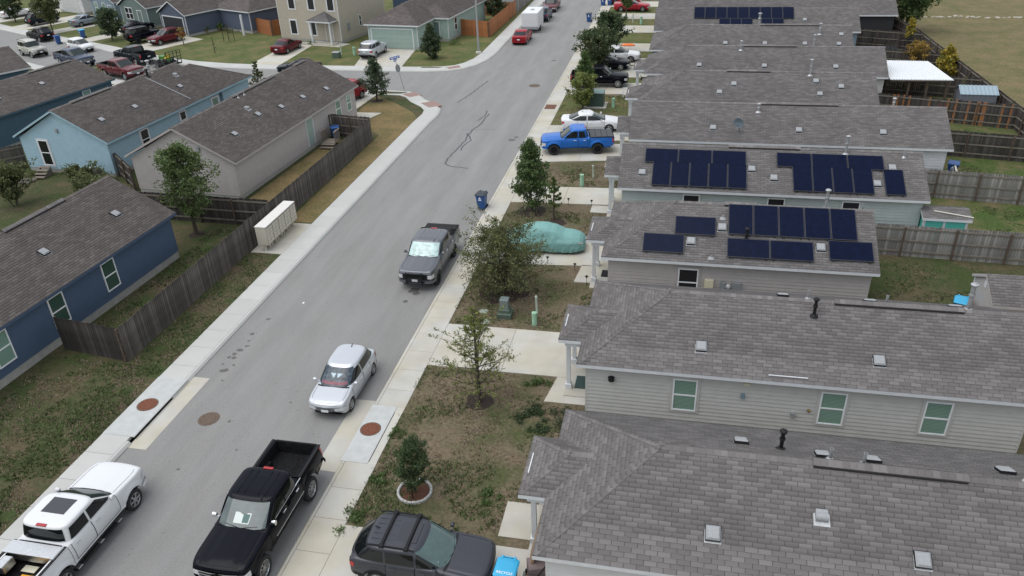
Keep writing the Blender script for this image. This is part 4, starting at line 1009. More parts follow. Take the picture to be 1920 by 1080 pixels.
        b=MB(); b.bar((mx,s*(my-.04),belt+.02),(mx+.02,s*(my+.12),belt+.06),.05)
        b.lathe([(.001,-.11),(.07,-.10),(.10,-.02),(.10,.05),(.001,.06)],10,'y')
        vs=b.v; n0=8
        for i in range(n0,len(vs)): x,y,zz=vs[i]; vs[i]=(mx+.0+x*.75,s*(my+.14)+y*s*.9,belt+.10+zz*mh/.2)
        b.build('mirror',CHROME if (pick and pt in('black',)) else pm,t,smooth=50)
        # wheels
        for a in ax:
            tm,rm_=wheel_meshes(r,wheel); wo=link('wheel',None,t,(a,s*(Wh-.115),r),0 if s>0 else math.pi)
            link('tyre',tm,wo); link('rim',rm_,wo)
    # ribbons round the ends
    def rib(nm,end,s0,s1,zz0,zz1,m,off=.008,n=14,par=None):
        """patch on the outer skin; s is distance along the outline from the centre of the front/rear"""
        xe=F if end>0 else -F
        G=[]
        for k in range(4):
            zz=zz0+(zz1-zz0)*k/3; row=[]
            for s in np.linspace(s0,s1,n):
                sg=1 if s>=0 else -1; a=abs(s); we=ys(xe,zz)
                if a<=we: row.append((bow(xe,a/Wh)+end*off,sg*a,zz))
                else:
                    x=xe-end*(a-we); y=ys(x,zz); row.append((bow(x,y/Wh)+end*off*.4,sg*(y+off),zz))
            G.append(row)
        return MB().grid(G,flip=end<0).build(nm,m,t,smooth=50)
    wf=ys(F,hood0-.3); wr=ys(-F,deck-.3)
    gm=dict(dark=BLACK,chrome=CHROME)[grille]
    if pick:
        g=rib('grille',1,-wf*.74,wf*.74,hood0-.46,hood0-.19,BLACK,.012)
        if detail:
            for zz in (hood0-.45,hood0-.335,hood0-.215): rib('grille_bar',1,-wf*.80,wf*.80,zz,zz+.05,gm,.03)
        for s in (-1,1): rib('headlight',1,s*wf*.76,s*(wf+.30),hood0-.42,hood0-.20,LENS,.014)
        rib('bumper',1,-wf-.45,wf+.45,z0-.02,hood0-.52,lowtrim or pm,.05); 
        rib('bumper_intake',1,-wf*.6,wf*.6,z0+.02,z0+.12,BLACK,.056)
        for s in (-1,1): rib('taillight',-1,s*(wr-.14),s*(wr+.10),deck-.40,deck-.06,RED,.012)
        rib('rear_bumper',-1,-wr-.1,wr+.1,z0+.0,z0+.20,CHROME if pt!='black' else BLACK,.10)
        b=MB(); b.bbox(xc+.0,xc+.1,-.18,.18,H_-.035,H_+.02,.01); b.build('brake_lamp',RED,t)
    else:
        rib('grille',1,-wf*.45,wf*.45,hood0-.34,hood0-.22,BLACK,.01); 
        if detail: rib('grille_bar',1,-wf*.47,wf*.47,hood0-.285,hood0-.255,CHROME,.02)
        rib('lower_grille',1,-wf*.62,wf*.62,z0+.06,z0+.20,BLACK,.01)
        for s in (-1,1):
            rib('headlight',1,s*wf*.56,s*(wf+.28),hood0-.31,hood0-.17,LENS,.012)
            rib('taillight',-1,s*(wr-.22),s*(wr+.22),deck-.30,deck-.12,RED,.012)
        rib('bumper_skirt',-1,-wr-.3,wr+.3,z0+.02,z0+.16,BLACK if P['kind']=='suv' else pm,.012)
        if P['kind']=='suv' and lowtrim:
            for s in (-1,1):
                for a,b in ((F-.35,ax[0]+ra+.01),(ax[0]-ra-.01,ax[1]+ra+.01),(ax[1]-ra-.01,-F+.35)):
                    G=[[(x,s*(ys(x,zz)+.012),zz) for x in np.linspace(b,a,10)] for zz in (z0+.0,z0+.08,z0+.15)]
                    MB().grid(G,flip=s<0).build('sill_cladding',lowtrim,t,smooth=50)
                for a in ax:
                    G=[]
                    for rr in (ra-.002,ra+.07):
                        G.append([(a+rr*math.cos(q),s*(ys(a+rr*math.cos(q),r+rr*math.sin(q))+.016),r+rr*math.sin(q)) for q in np.linspace(.05,math.pi-.05,16)])
                    MB().grid(G,flip=s<0).build('arch_cladding',lowtrim,t,smooth=50)
    if plate:
        pl=rib('number_plate',1,-.16,.16,z0+.14 if not pick else z0+.10,z0+.27 if not pick else z0+.24,mat('plate_white',(.7,.71,.72),.5),.06 if pick else .022,4)
        rib('number_plate',-1,-.16,.16,deck-.42 if P['kind']!='suv' else deck-.30,deck-.29 if P['kind']!='suv' else deck-.17,MATS['plate_white'],.10 if pick else .016,4)
    # roof aerial and wipers
    b=MB(); b.bar((xb+.02 if pick else xc+.3,.45 if pick else 0,H_-.01),(xb-.12 if pick else xc+.12,.45 if pick else 0,H_+.07),.025); b.build('aerial',BLACK,t)
    b=MB()
    for s in (-1,1): b.bar((cabx(belt,.1*s,1)+.03,s*.06,belt+.0),(cabx(belt+.05,.6*s,1)+.028,s*cw0*.62,belt+.035),.022)
    b.build('wiper',BLACK,t)
    if roofrack:
        b=MB()
        for s in (-1,1): b.tube([(xb-.15,s*cw1*.88,H_-.03),(xb-.35,s*cw1*.9,H_+.04),(xc+.25,s*cw1*.9,H_+.04),(xc+.05,s*cw1*.88,H_-.03)],.025,6)
        b.build('roof_rail',BLACK,t)
        if roofrack=='bars':
            for x in (xb-.35-.05,xb-1.2):
                b=MB(); b.bbox(x-.045,x+.045,-cw1*.95,cw1*.95,H_+.05,H_+.085,.01)
                for s in (-1,1): b.bbox(x-.07,x+.07,min(s*cw1*.82,s*cw1*.98),max(s*cw1*.82,s*cw1*.98),H_+.0,H_+.08,.01)
                b.build('cross_bar',BLACK,t)
    if spare:
        tm,rm_=wheel_meshes(r,wheel); wo=link('spare_wheel',None,t,(-F-.1,0,1.0)); wo.rotation_euler=(0,0,math.pi/2); link('tyre',tm,wo); link('rim',rm_,wo)
    return t,dict(H=H_,belt=belt,deck=deck,F=F,Wh=Wh,bx=bx,xa=xa,xb=xb,xc=xc,xd=xd,z0=z0,ax=ax,r=r,cabx=cabx,cabp=cabp,cw1=cw1,rib=rib,ys=ys,hood0=hood0)
def roofpanel(t,d,x0,x1,w_,m,nm='sunroof'):
    MB().bbox(x0,x1,-w_,w_,d['H']-.02,d['H']+.019,.006).build(nm,m,t)
SUNR=mat('sunroof_glass',(.02,.02,.025),.05,coat=.5)
# 1 white crew cab, heading up the street
t,d=vehicle('pickup_truck','white crew-cab pickup with a sunroof and toolbox, cut by the lower left corner','pickup truck','truck','white',(-19.3,15.55),90,wheel='six',lift=.05,grille='chrome')
roofpanel(t,d,-.40,.28,.44,SUNR)
bx=d['bx']
MB().bbox(bx-.62,bx-.12,-.95,.95,d['deck']+.02,d['deck']+.09,.02).box(bx-.56,bx-.14,-.78,.78,d['deck']-.3,d['deck']+.03).build('toolbox',ALU,t)
o=MB().bbox(-2.3,bx-.7,.48,.78,d['deck']-.28,d['deck']+.03,.02).build('side_toolbox',ALU,t)
for s in (-1,1):
    st=MB().bbox(-1.25,1.05,min(s*.92,s*1.1),max(s*.92,s*1.1),.36,.42,.015).build('side_step',BLACK,t)
    for x in (-1.2,-.1,.85): MB().bbox(x,x+.2,min(s*.93,s*1.105),max(s*.93,s*1.105),.40,.43,.008).build('step_cap',ALU,st)
MB().box(-2.55,-2.05,-.35,.15,.895,.905).build('yellow_sheet',mat('yellow_sheet',(.75,.36,.02),.6),t); o=MB().box(-1.95,-1.7,-.2,.3,.897,.907).build('paper_sheet',mat('paper',(.6,.58,.45),.8),t)
# 2 black crew cab facing us
t,d=vehicle('pickup_truck','lifted black crew-cab pickup with an open empty bed and chrome grille','pickup truck','truck','black',(-13.1,17.35),270,wheel='ten',lift=.14,grille='chrome',plate=False,over=dict(r=.45,ra=.53),wsglass=mat('sky_sheen_windscreen',(.060,.080,.078),.06,coat=.5,var=.25,scale=1.6))  # pale windscreen tint paints the reflected sky into the glass colour
for s in (-1,1): d['rib']('mirror_chrome',1,0,.001,.6,.6001,CHROME) if 0 else None
p=MB().add([(d['cabx'](d['belt']+.08,.15,1)+.03,-.30,d['belt']+.08),(d['cabx'](d['belt']+.08,.15,1)+.03,.25,d['belt']+.08),(d['cabx'](d['belt']+.28,.15,1)+.02,.28,d['belt']+.28),(d['cabx'](d['belt']+.28,.15,1)+.02,-.30,d['belt']+.28)],[(0,1,2,3)]).build('paper_on_dashboard',mat('paper_white',(.55,.6,.57),.6),t)
q=MB().add([(d['cabx'](d['belt']+.10,.15,1)+.033,-.0,d['belt']+.10),(d['cabx'](d['belt']+.10,.15,1)+.033,.22,d['belt']+.10),(d['cabx'](d['belt']+.26,.15,1)+.023,.24,d['belt']+.26),(d['cabx'](d['belt']+.26,.15,1)+.023,-.0,d['belt']+.26)],[(0,1,2,3)]).build('printed_picture',mat('print_dark',(.06,.12,.11),.5,var=.6,scale=14),t)
b=MB()
for y in (-.5,-.25,.25,.5): b.bar((-.75,y,d['H']+.012),(.35,y,d['H']+.012),.03,.012)
b.build('roof_rib',PT['black'],t)
b=MB().add([(d['F']+.055,-.22,1.02),(d['F']+.055,-.07,1.02),(d['F']+.055,-.04,.99),(d['F']+.055,.04,.99),(d['F']+.055,.07,1.02),(d['F']+.055,.22,1.02),(d['F']+.055,.17,1.10),(d['F']+.055,.07,1.10),(d['F']+.055,.04,1.13),(d['F']+.055,-.04,1.13),(d['F']+.055,-.07,1.10),(d['F']+.055,-.17,1.10)],[tuple(range(12))])
b.build('grille_badge',BLACK,t)
for s in (-1,1): MB().bar((-1.1,s*1.03,.92+.0),(1.0,s*1.035,.92),.03,.03).build('chrome_moulding',CHROME,t); MB().bar((-1.2,s*.955,d['belt']+.01),(.75,s*.965,d['belt']+.01),.02,.02).build('window_moulding',CHROME,t)
# 3 charcoal crossover in the near driveway
t,d=vehicle('crossover','charcoal crossover with roof bars nosed into the nearest driveway','car','suv','charcoal',(-7.0,16.45),-1,wheel='five',z=0,roofrack='bars',lowtrim=BLACK,wsglass=mat('teal_sheen_windscreen',(.06,.10,.096),.05,coat=.5,var=.15,scale=1.5))  # teal of the windscreen is sky reflection put into its base colour
roofpanel(t,d,-.72,-.05,.40,SUNR)
for y in (-.42,-.2,.2,.42): MB().bar((-1.5,y,d['H']+.008),(-.8,y,d['H']+.012),.025,.012).build('roof_rib',PT['charcoal'],t)
for s in (-1,): MB().box(d['cabx'](1.25,-.7,1)+.012,d['cabx'](1.25,-.7,1)+.02,-.62,-.5,1.2,1.26).build('inspection_sticker',mat('sticker',(.5,.55,.55),.5),t)
# 4 silver hatchback
t,d=vehicle('hatchback','small silver hatchback facing us with a decorated windscreen sunshade','car','hatch','silver',(-13.45,25.35),270,wheel='five',wsglass=mat('shade_windscreen',(.045,.062,.08),.12,coat=.1,var=.7,scale=3.5,spec=.3))
G=[]
for i in range(4):
    zz=d['belt']+.05+.07*i/3; G.append([(d['cabx'](zz,v,1)+.016,d['cabp'](zz)[2]*v,zz+.008) for v in np.linspace(-.72,.72,9)])
MB().grid(G).build('pink_sunshade',mat('pink_shade',(.17,.04,.065),.4,var=.6,scale=9),t)
for s in (-1,1):
    G=[]
    for i in range(3):
        zz=d['belt']+.21+.10*i/2; G.append([(d['cabx'](zz,v,1)+.017,s*d['cabp'](zz)[2]*v,zz+.008) for v in np.linspace(.04+.03*(2-i),.14+.12*i,4)])
    MB().grid(G).build('white_wing_print',mat('pale_print',(.4,.5,.55),.5),t)
# 5 grey sport pickup with sunshade
t,d=vehicle('pickup_truck','grey pickup with bull bar, covered bed and silver windscreen shade','pickup truck','truck','grey',(-13.05,37.0),270,wheel='offroad',over=dict(L=5.62,wb=3.3,fo=.95,H=1.88,xa=1.25,xb=.5,xc=-1.15,xd=-1.42,pil=[-.2],r=.40,ra=.47),bedcover=BLACK,wsglass=mat('foil_shade',(.30,.42,.41),.3,.1,coat=.5,var=.3,scale=2))
b=MB()
for y in (-.42,.42): b.tube([(d['F']+.08,y,.5),(d['F']+.16,y,.75),(d['F']+.13,y,1.18)],.035,8)
for zz in (.62,.85,1.12): b.tube([(d['F']+.13,-.45,zz),(d['F']+.15,0,zz),(d['F']+.13,.45,zz)],.03,8)
b.build('bull_bar',BLACK,t)
for s in (-1,1): MB().add([(-1.2,s*.86,d['H']-.12),(-1.35,s*.86,d['H']-.12),(-2.2,s*.93,d['deck']+.05),(-1.4,s*.93,d['deck']+.02)],[(0,1,2,3)]).build('sail_panel',BLACK,t)
b=MB()
for y in (-.45,-.22,0,.22,.45): b.bar((-.95,y,d['H']+.012),(.2,y,d['H']+.012),.025,.012)
b.build('roof_rib',PT['grey'],t)
# 7 blue pickup backed into a driveway
t,d=vehicle('pickup_truck','bright blue pickup with black wheels and a folding bed cover','pickup truck','midtruck','blue',(-7.4,56.35),191,wheel='offroad',z=0,lift=.04,bedcover=mat('cover_vinyl',(.035,.04,.045),.5),over=dict(r=.42,ra=.50))
# 8 white sedan beside it
vehicle('sedan','white sedan in the driveway directly behind the bright blue pickup','car','sedan','white',(-6.95,61.45),7,z=0,wheel='five')
vehicle('pickup_truck','black pickup in a driveway behind two small street trees','pickup truck','midtruck','black',(-7.65,74.55),2,z=0,wheel='six')
vehicle('sedan','black sedan in the driveway just beyond the black pickup','car','sedan','black',(-7.6,80.9),2,z=0)
vehicle('hatchback','white car nosed out behind the dark street tree and black sedan','car','sedan','white',(-6.8,84.35),0,z=0)
vehicle('sedan','red sedan seen from behind, parked behind the white cargo trailer','car','sedan','red',(-18.85,93.5),90,over=dict(L=4.55,W=1.76))
vehicle('crossover','dark blue-grey SUV parked ahead of the white cargo trailer','car','suv','navy',(-18.55,106.7),90)
vehicle('sedan','maroon full-size sedan facing us at the top of the street','car','oldsedan','maroon',(-18.6,113.6),270,grille='chrome')
vehicle('coupe','bright red coupe in a far driveway behind a slender tree','car','coupe','red',(-7.3,112.1),0,z=0)
vehicle('sedan','red car at the very top edge beside the far bins','car','sedan','red',(-8.6,117.4),0,z=0)
vehicle('sedan','maroon sedan on the driveway of the tan two-storey house','car','sedan','maroon',(-45.9,87.0),86,z=0)
vehicle('crossover','silver crossover on the driveway of the pale green house','car','suv','silver',(-34.5,85.4),86,z=0)
vehicle('sedan','black sedan parked on the side street, half hidden by the taupe roof','car','sedan','dkgreen',(-40.0,77.7),180)
vehicle('crossover','red SUV in front of the taupe house, glimpsed past its gable','car','suv','red',(-30.6,67.6),252,z=0,roofrack=True)
vehicle('pickup_truck','maroon pickup with chrome grille parked along the side street','pickup truck','truck','maroon',(-59.6,75.1),-21,grille='chrome',wheel='six')
vehicle('pickup_truck','dark blue pickup parked just behind the maroon pickup','pickup truck','truck','navy',(-69.0,79.7),-24,grille='chrome',wheel='six')
vehicle('pickup_truck','dark green-blue crew-cab pickup hitched to the mower trailer','pickup truck','truck','dkgreen',(-62.3,81.3),157,wheel='six')
vehicle('crossover','wine red SUV on the driveway of the slate blue house','car','suv','maroon',(-64.3,90.7),246,z=0,roofrack=True)
vehicle('off_roader','black boxy off-roader with a spare wheel, beside the wine red SUV','car','jeep','black',(-68.1,91.6),66,z=0,wheel='offroad',spare=True)
vehicle('sedan','black car half hidden by the round tree before the grey-green house','car','sedan','black',(-72.9,97.2),66,z=0)
vehicle('sedan','pale blue-silver sedan on the driveway of the blue-grey house','car','sedan','steel',(-84.0,101.6),66,z=0)
vehicle('crossover','dark grey SUV on the driveway left of the pale blue-silver sedan','car','suv','dkgreen',(-91.8,102.1),66,z=0)
vehicle('crossover','black SUV parked at the far kerb beside a dark blue bin','car','suv','black',(-84.0,92.2),156,lowtrim=BLACK)
vehicle('off_roader','champagne boxy SUV on the near side of the side street','car','boxsuv','champagne',(-78.2,83.9),-25,roofrack=True)
vehicle('hatchback','small white hatchback at the far kerb of the side street','car','fit','white',(-73.4,86.4),-25)
vehicle('sedan','white car cut by the left edge near the top','car','sedan','white',(-100.6,107.3),66,z=0)
vehicle('crossover','white crossover behind trees in the top left corner','car','suv','white',(-100.2,113.2),66,z=0)
# 6 covered car
t=thing('covered_car','car under a fitted teal cloth cover in the driveway beside the big shrub','covered car',(-7.15,40.0,0),R(3))
prof=[(-2.35,.62),(-2.3,.8),(-2.15,.93),(-1.75,1.02),(-1.45,1.10),(-.8,1.38),(-.3,1.46),(.2,1.45),(.75,1.30),(1.2,1.06),(1.7,.99),(2.1,.86),(2.3,.70),(2.36,.55)]
px_=np.array([p[0] for p in prof]);pz_=np.array([p[1] for p in prof])
G=[];NX,NS=120,46
for i in range(NX):
    x=-2.38+4.76*i/(NX-1); h=float(np.interp(x,px_,pz_)); e=1-abs(x/2.4)**7*.42; row=[]
    for j in range(NS):
        a=math.pi*j/(NS-1); c_,s_=math.cos(a),math.sin(a)
        yy=.94*e*math.copysign(abs(c_)**.42,c_); zz=.20+(h-.20)*abs(s_)**.62
        low=max(0,1-(zz-.2)/.7)
        f=.032*low*math.sin(x*8+2*math.sin(x*3+j*.1)+(1.3 if c_>0 else 0))+.022*math.sin(x*21+j*.8)*low+.014*math.sin(x*5+j*.9)*math.sin(x*2.1+1)
        if zz>.95: yy*=.86-.10*(zz-.95)
        elif zz>.7: yy*=1-.14*(zz-.7)/.25
        yy*=1+.075*math.exp(-((x-.62)**2/.02+(zz-.93)**2/.012)); yy*=1-.05*max(0,(.38-zz)/.2)
        zl=zz-.05*abs(math.sin(x*1.33))*low*low
        row.append((x+(.02*math.sin(j) if abs(x)>2.2 else 0),yy+math.copysign(f,c_)*(abs(c_)>.2),zl+.012*math.sin(x*4.2+j*.8)*math.sin(x*1.7+j*.25)-(.03 if abs(x-.45)<.05 or abs(x+1.05)<.05 else 0)*(.3+low)))
    G.append(row)
m=MB().grid(G); m.add(G[0],[tuple(range(NS))]); m.add(G[-1],[tuple(range(NS))[::-1]])
m.build('cloth_cover',mat('cover_cloth',(.165,.335,.315),.8,var=.03,scale=1.6,bump=.3,bscale=6),t,smooth=70)
u=MB().box(-2.0,2.0,-.7,.7,.12,.3).build('underbody',DARKIN,t)
for s in (-1,1):
    for a in (-1.4,1.4):
        tm,rm_=wheel_meshes(.32,'five'); wo=link('wheel',None,t,(a,s*.72,.32),0 if s>0 else math.pi); link('tyre',tm,wo)
MB().box(2.05,2.3,-.83,-.815,.72,.76).build('cover_tag',mat('cover_label',(.7,.5,.45),.6),t)
# white enclosed trailer
t=thing('cargo_trailer','white enclosed box trailer parked at the left kerb up the street','trailer',(-18.75,100.0,ZR),R(90))
MB().bbox(-2.0,2.0,-1.0,1.0,.55,2.45,.06).build('box_body',PT['white'],t)
MB().box(-2.012,-1.99,-.92,.92,.8,2.36).build('rear_ramp_door',PT['white'],t); MB().box(-2.02,-1.985,-1.01,1.01,.5,.78).build('stone_guard',GALV,t)
MB().bbox(-.2,.2,-.2,.2,2.45,2.53,.03).build('roof_hatch',VENT,t)
for s in (-1,1):
    wo=link('wheel',None,t,(-.2,s*.98,.33),0 if s>0 else math.pi); tm,rm_=wheel_meshes(.33,'five'); link('tyre',tm,wo); link('rim',rm_,wo)
    MB().bbox(-.65,.25,min(s*.9,s*1.12),max(s*.9,s*1.12),.68,.74,.02).build('mudguard',GALV,t)
    MB().box(-2.02,-2.0,min(s*.85,s*.95),max(s*.85,s*.95),.6,.7).build('tail_lamp',RED,t)
MB().bar((1.9,.5,.5),(3.2,0,.5),.08).bar((1.9,-.5,.5),(3.2,0,.5),.08).build('tow_hitch',GALV,t)
# mower trailer
t=thing('utility_trailer','black utility trailer with tall mesh ramp behind the dark pickup','trailer',(-57.0,79.3,ZR),R(157))
b=MB().box(-1.7,1.7,-.95,.95,.45,.52)
for s in (-1,1):
    b.bar((-1.7,s*.95,.85),(1.7,s*.95,.85),.05)
    for x in np.linspace(-1.7,1.7,5): b.bar((x,s*.95,.5),(x,s*.95,.85),.05)
b.bar((1.7,.6,.48),(2.9,0,.48),.07).bar((1.7,-.6,.48),(2.9,0,.48),.07); b.build('trailer_frame',BLACK,t)
b=MB()
for y in np.linspace(-.9,.9,5): b.bar((-1.72,y,.5),(-1.85,y,1.95),.05)
for zz in (.55,.9,1.3,1.7,1.95): b.bar((-1.72-.13*(zz-.5)/1.45,-.9,zz),(-1.72-.13*(zz-.5)/1.45,.9,zz),.05)
b.build('ramp_gate',BLACK,t)
for s in (-1,1):
    wo=link('wheel',None,t,(-.1,s*1.08,.32),0 if s>0 else math.pi); tm,rm_=wheel_meshes(.32,'five'); link('tyre',tm,wo); link('rim',rm_,wo)
t=thing('riding_mower','green and yellow riding mower strapped on the black trailer','mower',(-56.9,79.3,ZR+.52),R(157))
MG=mat('mower_green',(.05,.16,.03),.4); MY=mat('mower_yellow',(.55,.42,.03),.5)
MB().bbox(-.1,.8,-.32,.32,.35,.75,.08).build('hood',MG,t); MB().bbox(-.7,.1,-.45,.45,.25,.45,.05).build('deck',MG,t); MB().bbox(-.55,-.1,-.25,.25,.45,.6,.05).bbox(-.62,-.5,-.25,.25,.5,.95,.05).build('seat',MY,t)
MB().tube([(.05,0,.7),(-.1,0,.95)],.03,6).lathe([(.16,0),(.18,.02),(.16,.03)],12,'z',(-.12,0,.95)).build('steering_wheel',BLACK,t)
for x,s,rr in ((.6,-1,.2),(.6,1,.2),(-.45,-1,.28),(-.45,1,.28)):
    o=MB().lathe([(.05,-.1),(rr*.9,-.1),(rr,-.05),(rr,.05),(rr*.9,.1),(.05,.1)],16,'y').build('wheel',RUBBER,t,smooth=40); o.location=(x,s*.45,rr)
# ------------------------------------------------------------------ fences
WOODD=mat('fence_weathered',(.062,.055,.050),.95,col2=(.115,.105,.095),scale=1.1,var=.3,island=.32,streak=(6,6,.7),spec=.2)
WOODB=mat('fence_dark',(.036,.033,.032),.95,col2=(.075,.068,.062),scale=1.1,var=.3,island=.35,streak=(6,6,.7),spec=.15)
WOODG=mat('fence_grey',(.16,.152,.14),.95,col2=(.26,.25,.235),scale=1.1,var=.25,island=.28,streak=(6,6,.7),spec=.2)
WOODO=mat('fence_cedar',(.33,.125,.045),.85,var=.15,scale=1.5,island=.14,streak=(5,5,.6))
WOODR=mat('fence_new_board',(.27,.115,.045),.9,var=.2,scale=2)
RAILM=mat('fence_rail',(.17,.15,.125),.95,var=.2,scale=2)
POSTM=mat('fence_post',(.095,.068,.05),.95,var=.25,scale=2)
def fence(label,p,q,m=WOODD,h=1.82,rails=-1,indiv=True,pw=.14,newb=0,group=None,railm=None):
    """board fence from p to q; rails on the left (+1) or right (-1) side when looking from p to q"""
    p=Vector((*p,0));q=Vector((*q,0));d=q-p;L=d.length;a=math.atan2(d.y,d.x)
    t=thing('fence',label,'fence',p,a,group)
    n=int(L/(pw+.004)); rng=random.Random(int(p.x*97+p.y*31)); base=[]
    for k in range(4):
        dh=[0,.015,-.02,.008][k]; w_=pw-.004; c=.025
        mm=MB().add([(0,-.009,-.05),(w_,-.009,-.05),(w_,-.009,h+dh-c),(w_-c,-.009,h+dh),(c,-.009,h+dh),(0,-.009,h+dh-c)]+[(0,.009,-.05),(w_,.009,-.05),(w_,.009,h+dh-c),(w_-c,.009,h+dh),(c,.009,h+dh),(0,.009,h+dh-c)],
            [(0,1,2,3,4,5),(11,10,9,8,7,6)]+[(i,i+6,(i+1)%6+6,(i+1)%6) for i in range(6)])
        base.append(mm)
    ms=[b.mesh('picket',m) for b in base]; msn=[b.mesh('picket',WOODR) for b in base]
    J=MB()
    for i in range(n):
        k=rng.randrange(4); x=i*(pw+.004); nb=rng.random()<newb
        if indiv and i<298: 
            o=link('picket',(msn if nb else ms)[k],t,(x,rng.uniform(-.006,.006),rng.uniform(-.015,.015))); o.rotation_euler=(0,rng.uniform(-.006,.006),rng.uniform(-.02,.02))
        else: J.add([(v[0]+x,v[1]+rng.uniform(-.004,.004),v[2]) for v in base[k].v],base[k].f)
    if J.v: J.build('pickets',m,t,kind='stuff')
    s=rails
    for z in (.28,.92,1.62):
        for i in range(max(1,round(L/2.44))):
            x0=i*L/max(1,round(L/2.44)); x1=(i+1)*L/max(1,round(L/2.44))-.01
            MB().box(x0,x1,min(s*.012,s*.05),max(s*.012,s*.05),z-.045,z+.045).build('rail',railm or RAILM,t)
    for i in range(max(1,round(L/2.44))+1):
        x=i*L/max(1,round(L/2.44)); MB().box(x-.045,x+.045,min(s*.052,s*.14),max(s*.052,s*.14),-.1,h-.06).build('post',POSTM,t)
    return t
fence('long weathered grey board fence along the left sidewalk',(-24.45,25.75),(-24.1,57.2),rails=1)
fence('short weathered fence joining the dark blue house to the street fence',(-28.25,26.25),(-24.5,25.75),WOODB,rails=1)
fence('far end of the weathered street fence beside the taupe house',(-24.15,57.3),(-27.9,58.0),rails=1)
fence('dark fence between the dark blue and taupe houses with rails towards us',(-34.6,40.9),(-24.5,40.6),WOODB,rails=-1)
fence('dark fence in the gap between the light blue and taupe houses',(-40.3,47.6),(-37.2,45.0),WOODB,rails=-1)
fence('low dark fence left of the light blue gable',(-52.5,44.8),(-49.0,48.6),rails=-1)
fence('silvery grey back fence beside the taupe solar house',(9.75,41.65),(22.5,41.0),WOODG,rails=-1)
fence('pale weathered back fence behind the sage solar house',(13.7,50.4),(25.3,49.0),WOODG,rails=-1)
fence('dark back fence level with the white-walled dish house',(17.1,58.3),(25.2,56.9),WOODB,rails=-1,newb=.06)
fence('dark back fence with orange replacement boards near the metal shed',(14.6,67.5),(25.1,64.5),WOODB,rails=-1,newb=.16)
fence('dark fence behind the metal shed and under the white canopy',(17.2,74.2),(24.7,72.3),WOODB,rails=-1)
fence('dark fence behind the white canopy and yellow saplings',(18.7,82.8),(24.5,80.7),WOODB,rails=-1)
fence('farthest dark cross fence below the big tree',(18.0,92.3),(24.1,90.1),WOODB,rails=-1)
fence('long dark rear fence bordering the dry field',(25.7,48.8),(24.0,92.0),WOODB,rails=1)
fence('dark rear fence running on beside the big tree',(24.0,92.0),(22.3,104),rails=1,indiv=False)
fence('short cedar fence return in front of the slate blue house',(-57.4,98.6),(-51.9,95.2),WOODO,h=1.85,rails=1)
fence('cedar fence side beside the tan house',(-51.9,95.2),(-50.7,97.6),WOODO,h=1.85,rails=1)
fence('stained orange fence front of the pale green corner house',(-28.2,96.9),(-23.3,95.2),WOODO,h=1.85,rails=1)
fence('long stained orange fence along the street beside the corner house',(-23.3,95.2),(-22.95,110.0),WOODO,h=1.85,rails=1)
fence('orange inner fence at the back of the corner yard',(-27.5,109),(-23.0,108),WOODO,h=1.85,rails=-1)
fence('grey fence running on up the street past the orange one',(-22.95,110.1),(-22.7,126),WOODG,rails=1,indiv=False)
# ------------------------------------------------------------------ trees
BARK=mat('bark',(.075,.06,.048),.95,var=.3,scale=9)
def leafmat(name,c,var=.45):
    m=mat('leaf_'+name,c,.6,island=var,spec=.3); n=m.node_tree.nodes; l=m.node_tree.links; b=n['Principled BSDF']
    tr=n.new('ShaderNodeBsdfTranslucent'); mx=n.new('ShaderNodeMixShader'); mx.inputs[0].default_value=.4; src=b.inputs['Base Color'].links[0].from_socket
    l.new(src,tr.inputs['Color']); l.new(b.outputs[0],mx.inputs[1]); l.new(tr.outputs[0],mx.inputs[2]); l.new(mx.outputs[0],n['Material Output'].inputs['Surface']); return m
LM=dict(dark=leafmat('dark',(.068,.098,.046)),mid=leafmat('mid',(.105,.158,.054)),olive=leafmat('olive',(.112,.132,.054)),yellowgreen=leafmat('yellow_green',(.20,.225,.065)),yellow=leafmat('yellow',(.36,.27,.035)),gold=leafmat('gold',(.30,.20,.05)),bronze=leafmat('bronze',(.185,.18,.072)),blueish=leafmat('blueish',(.080,.112,.064)))
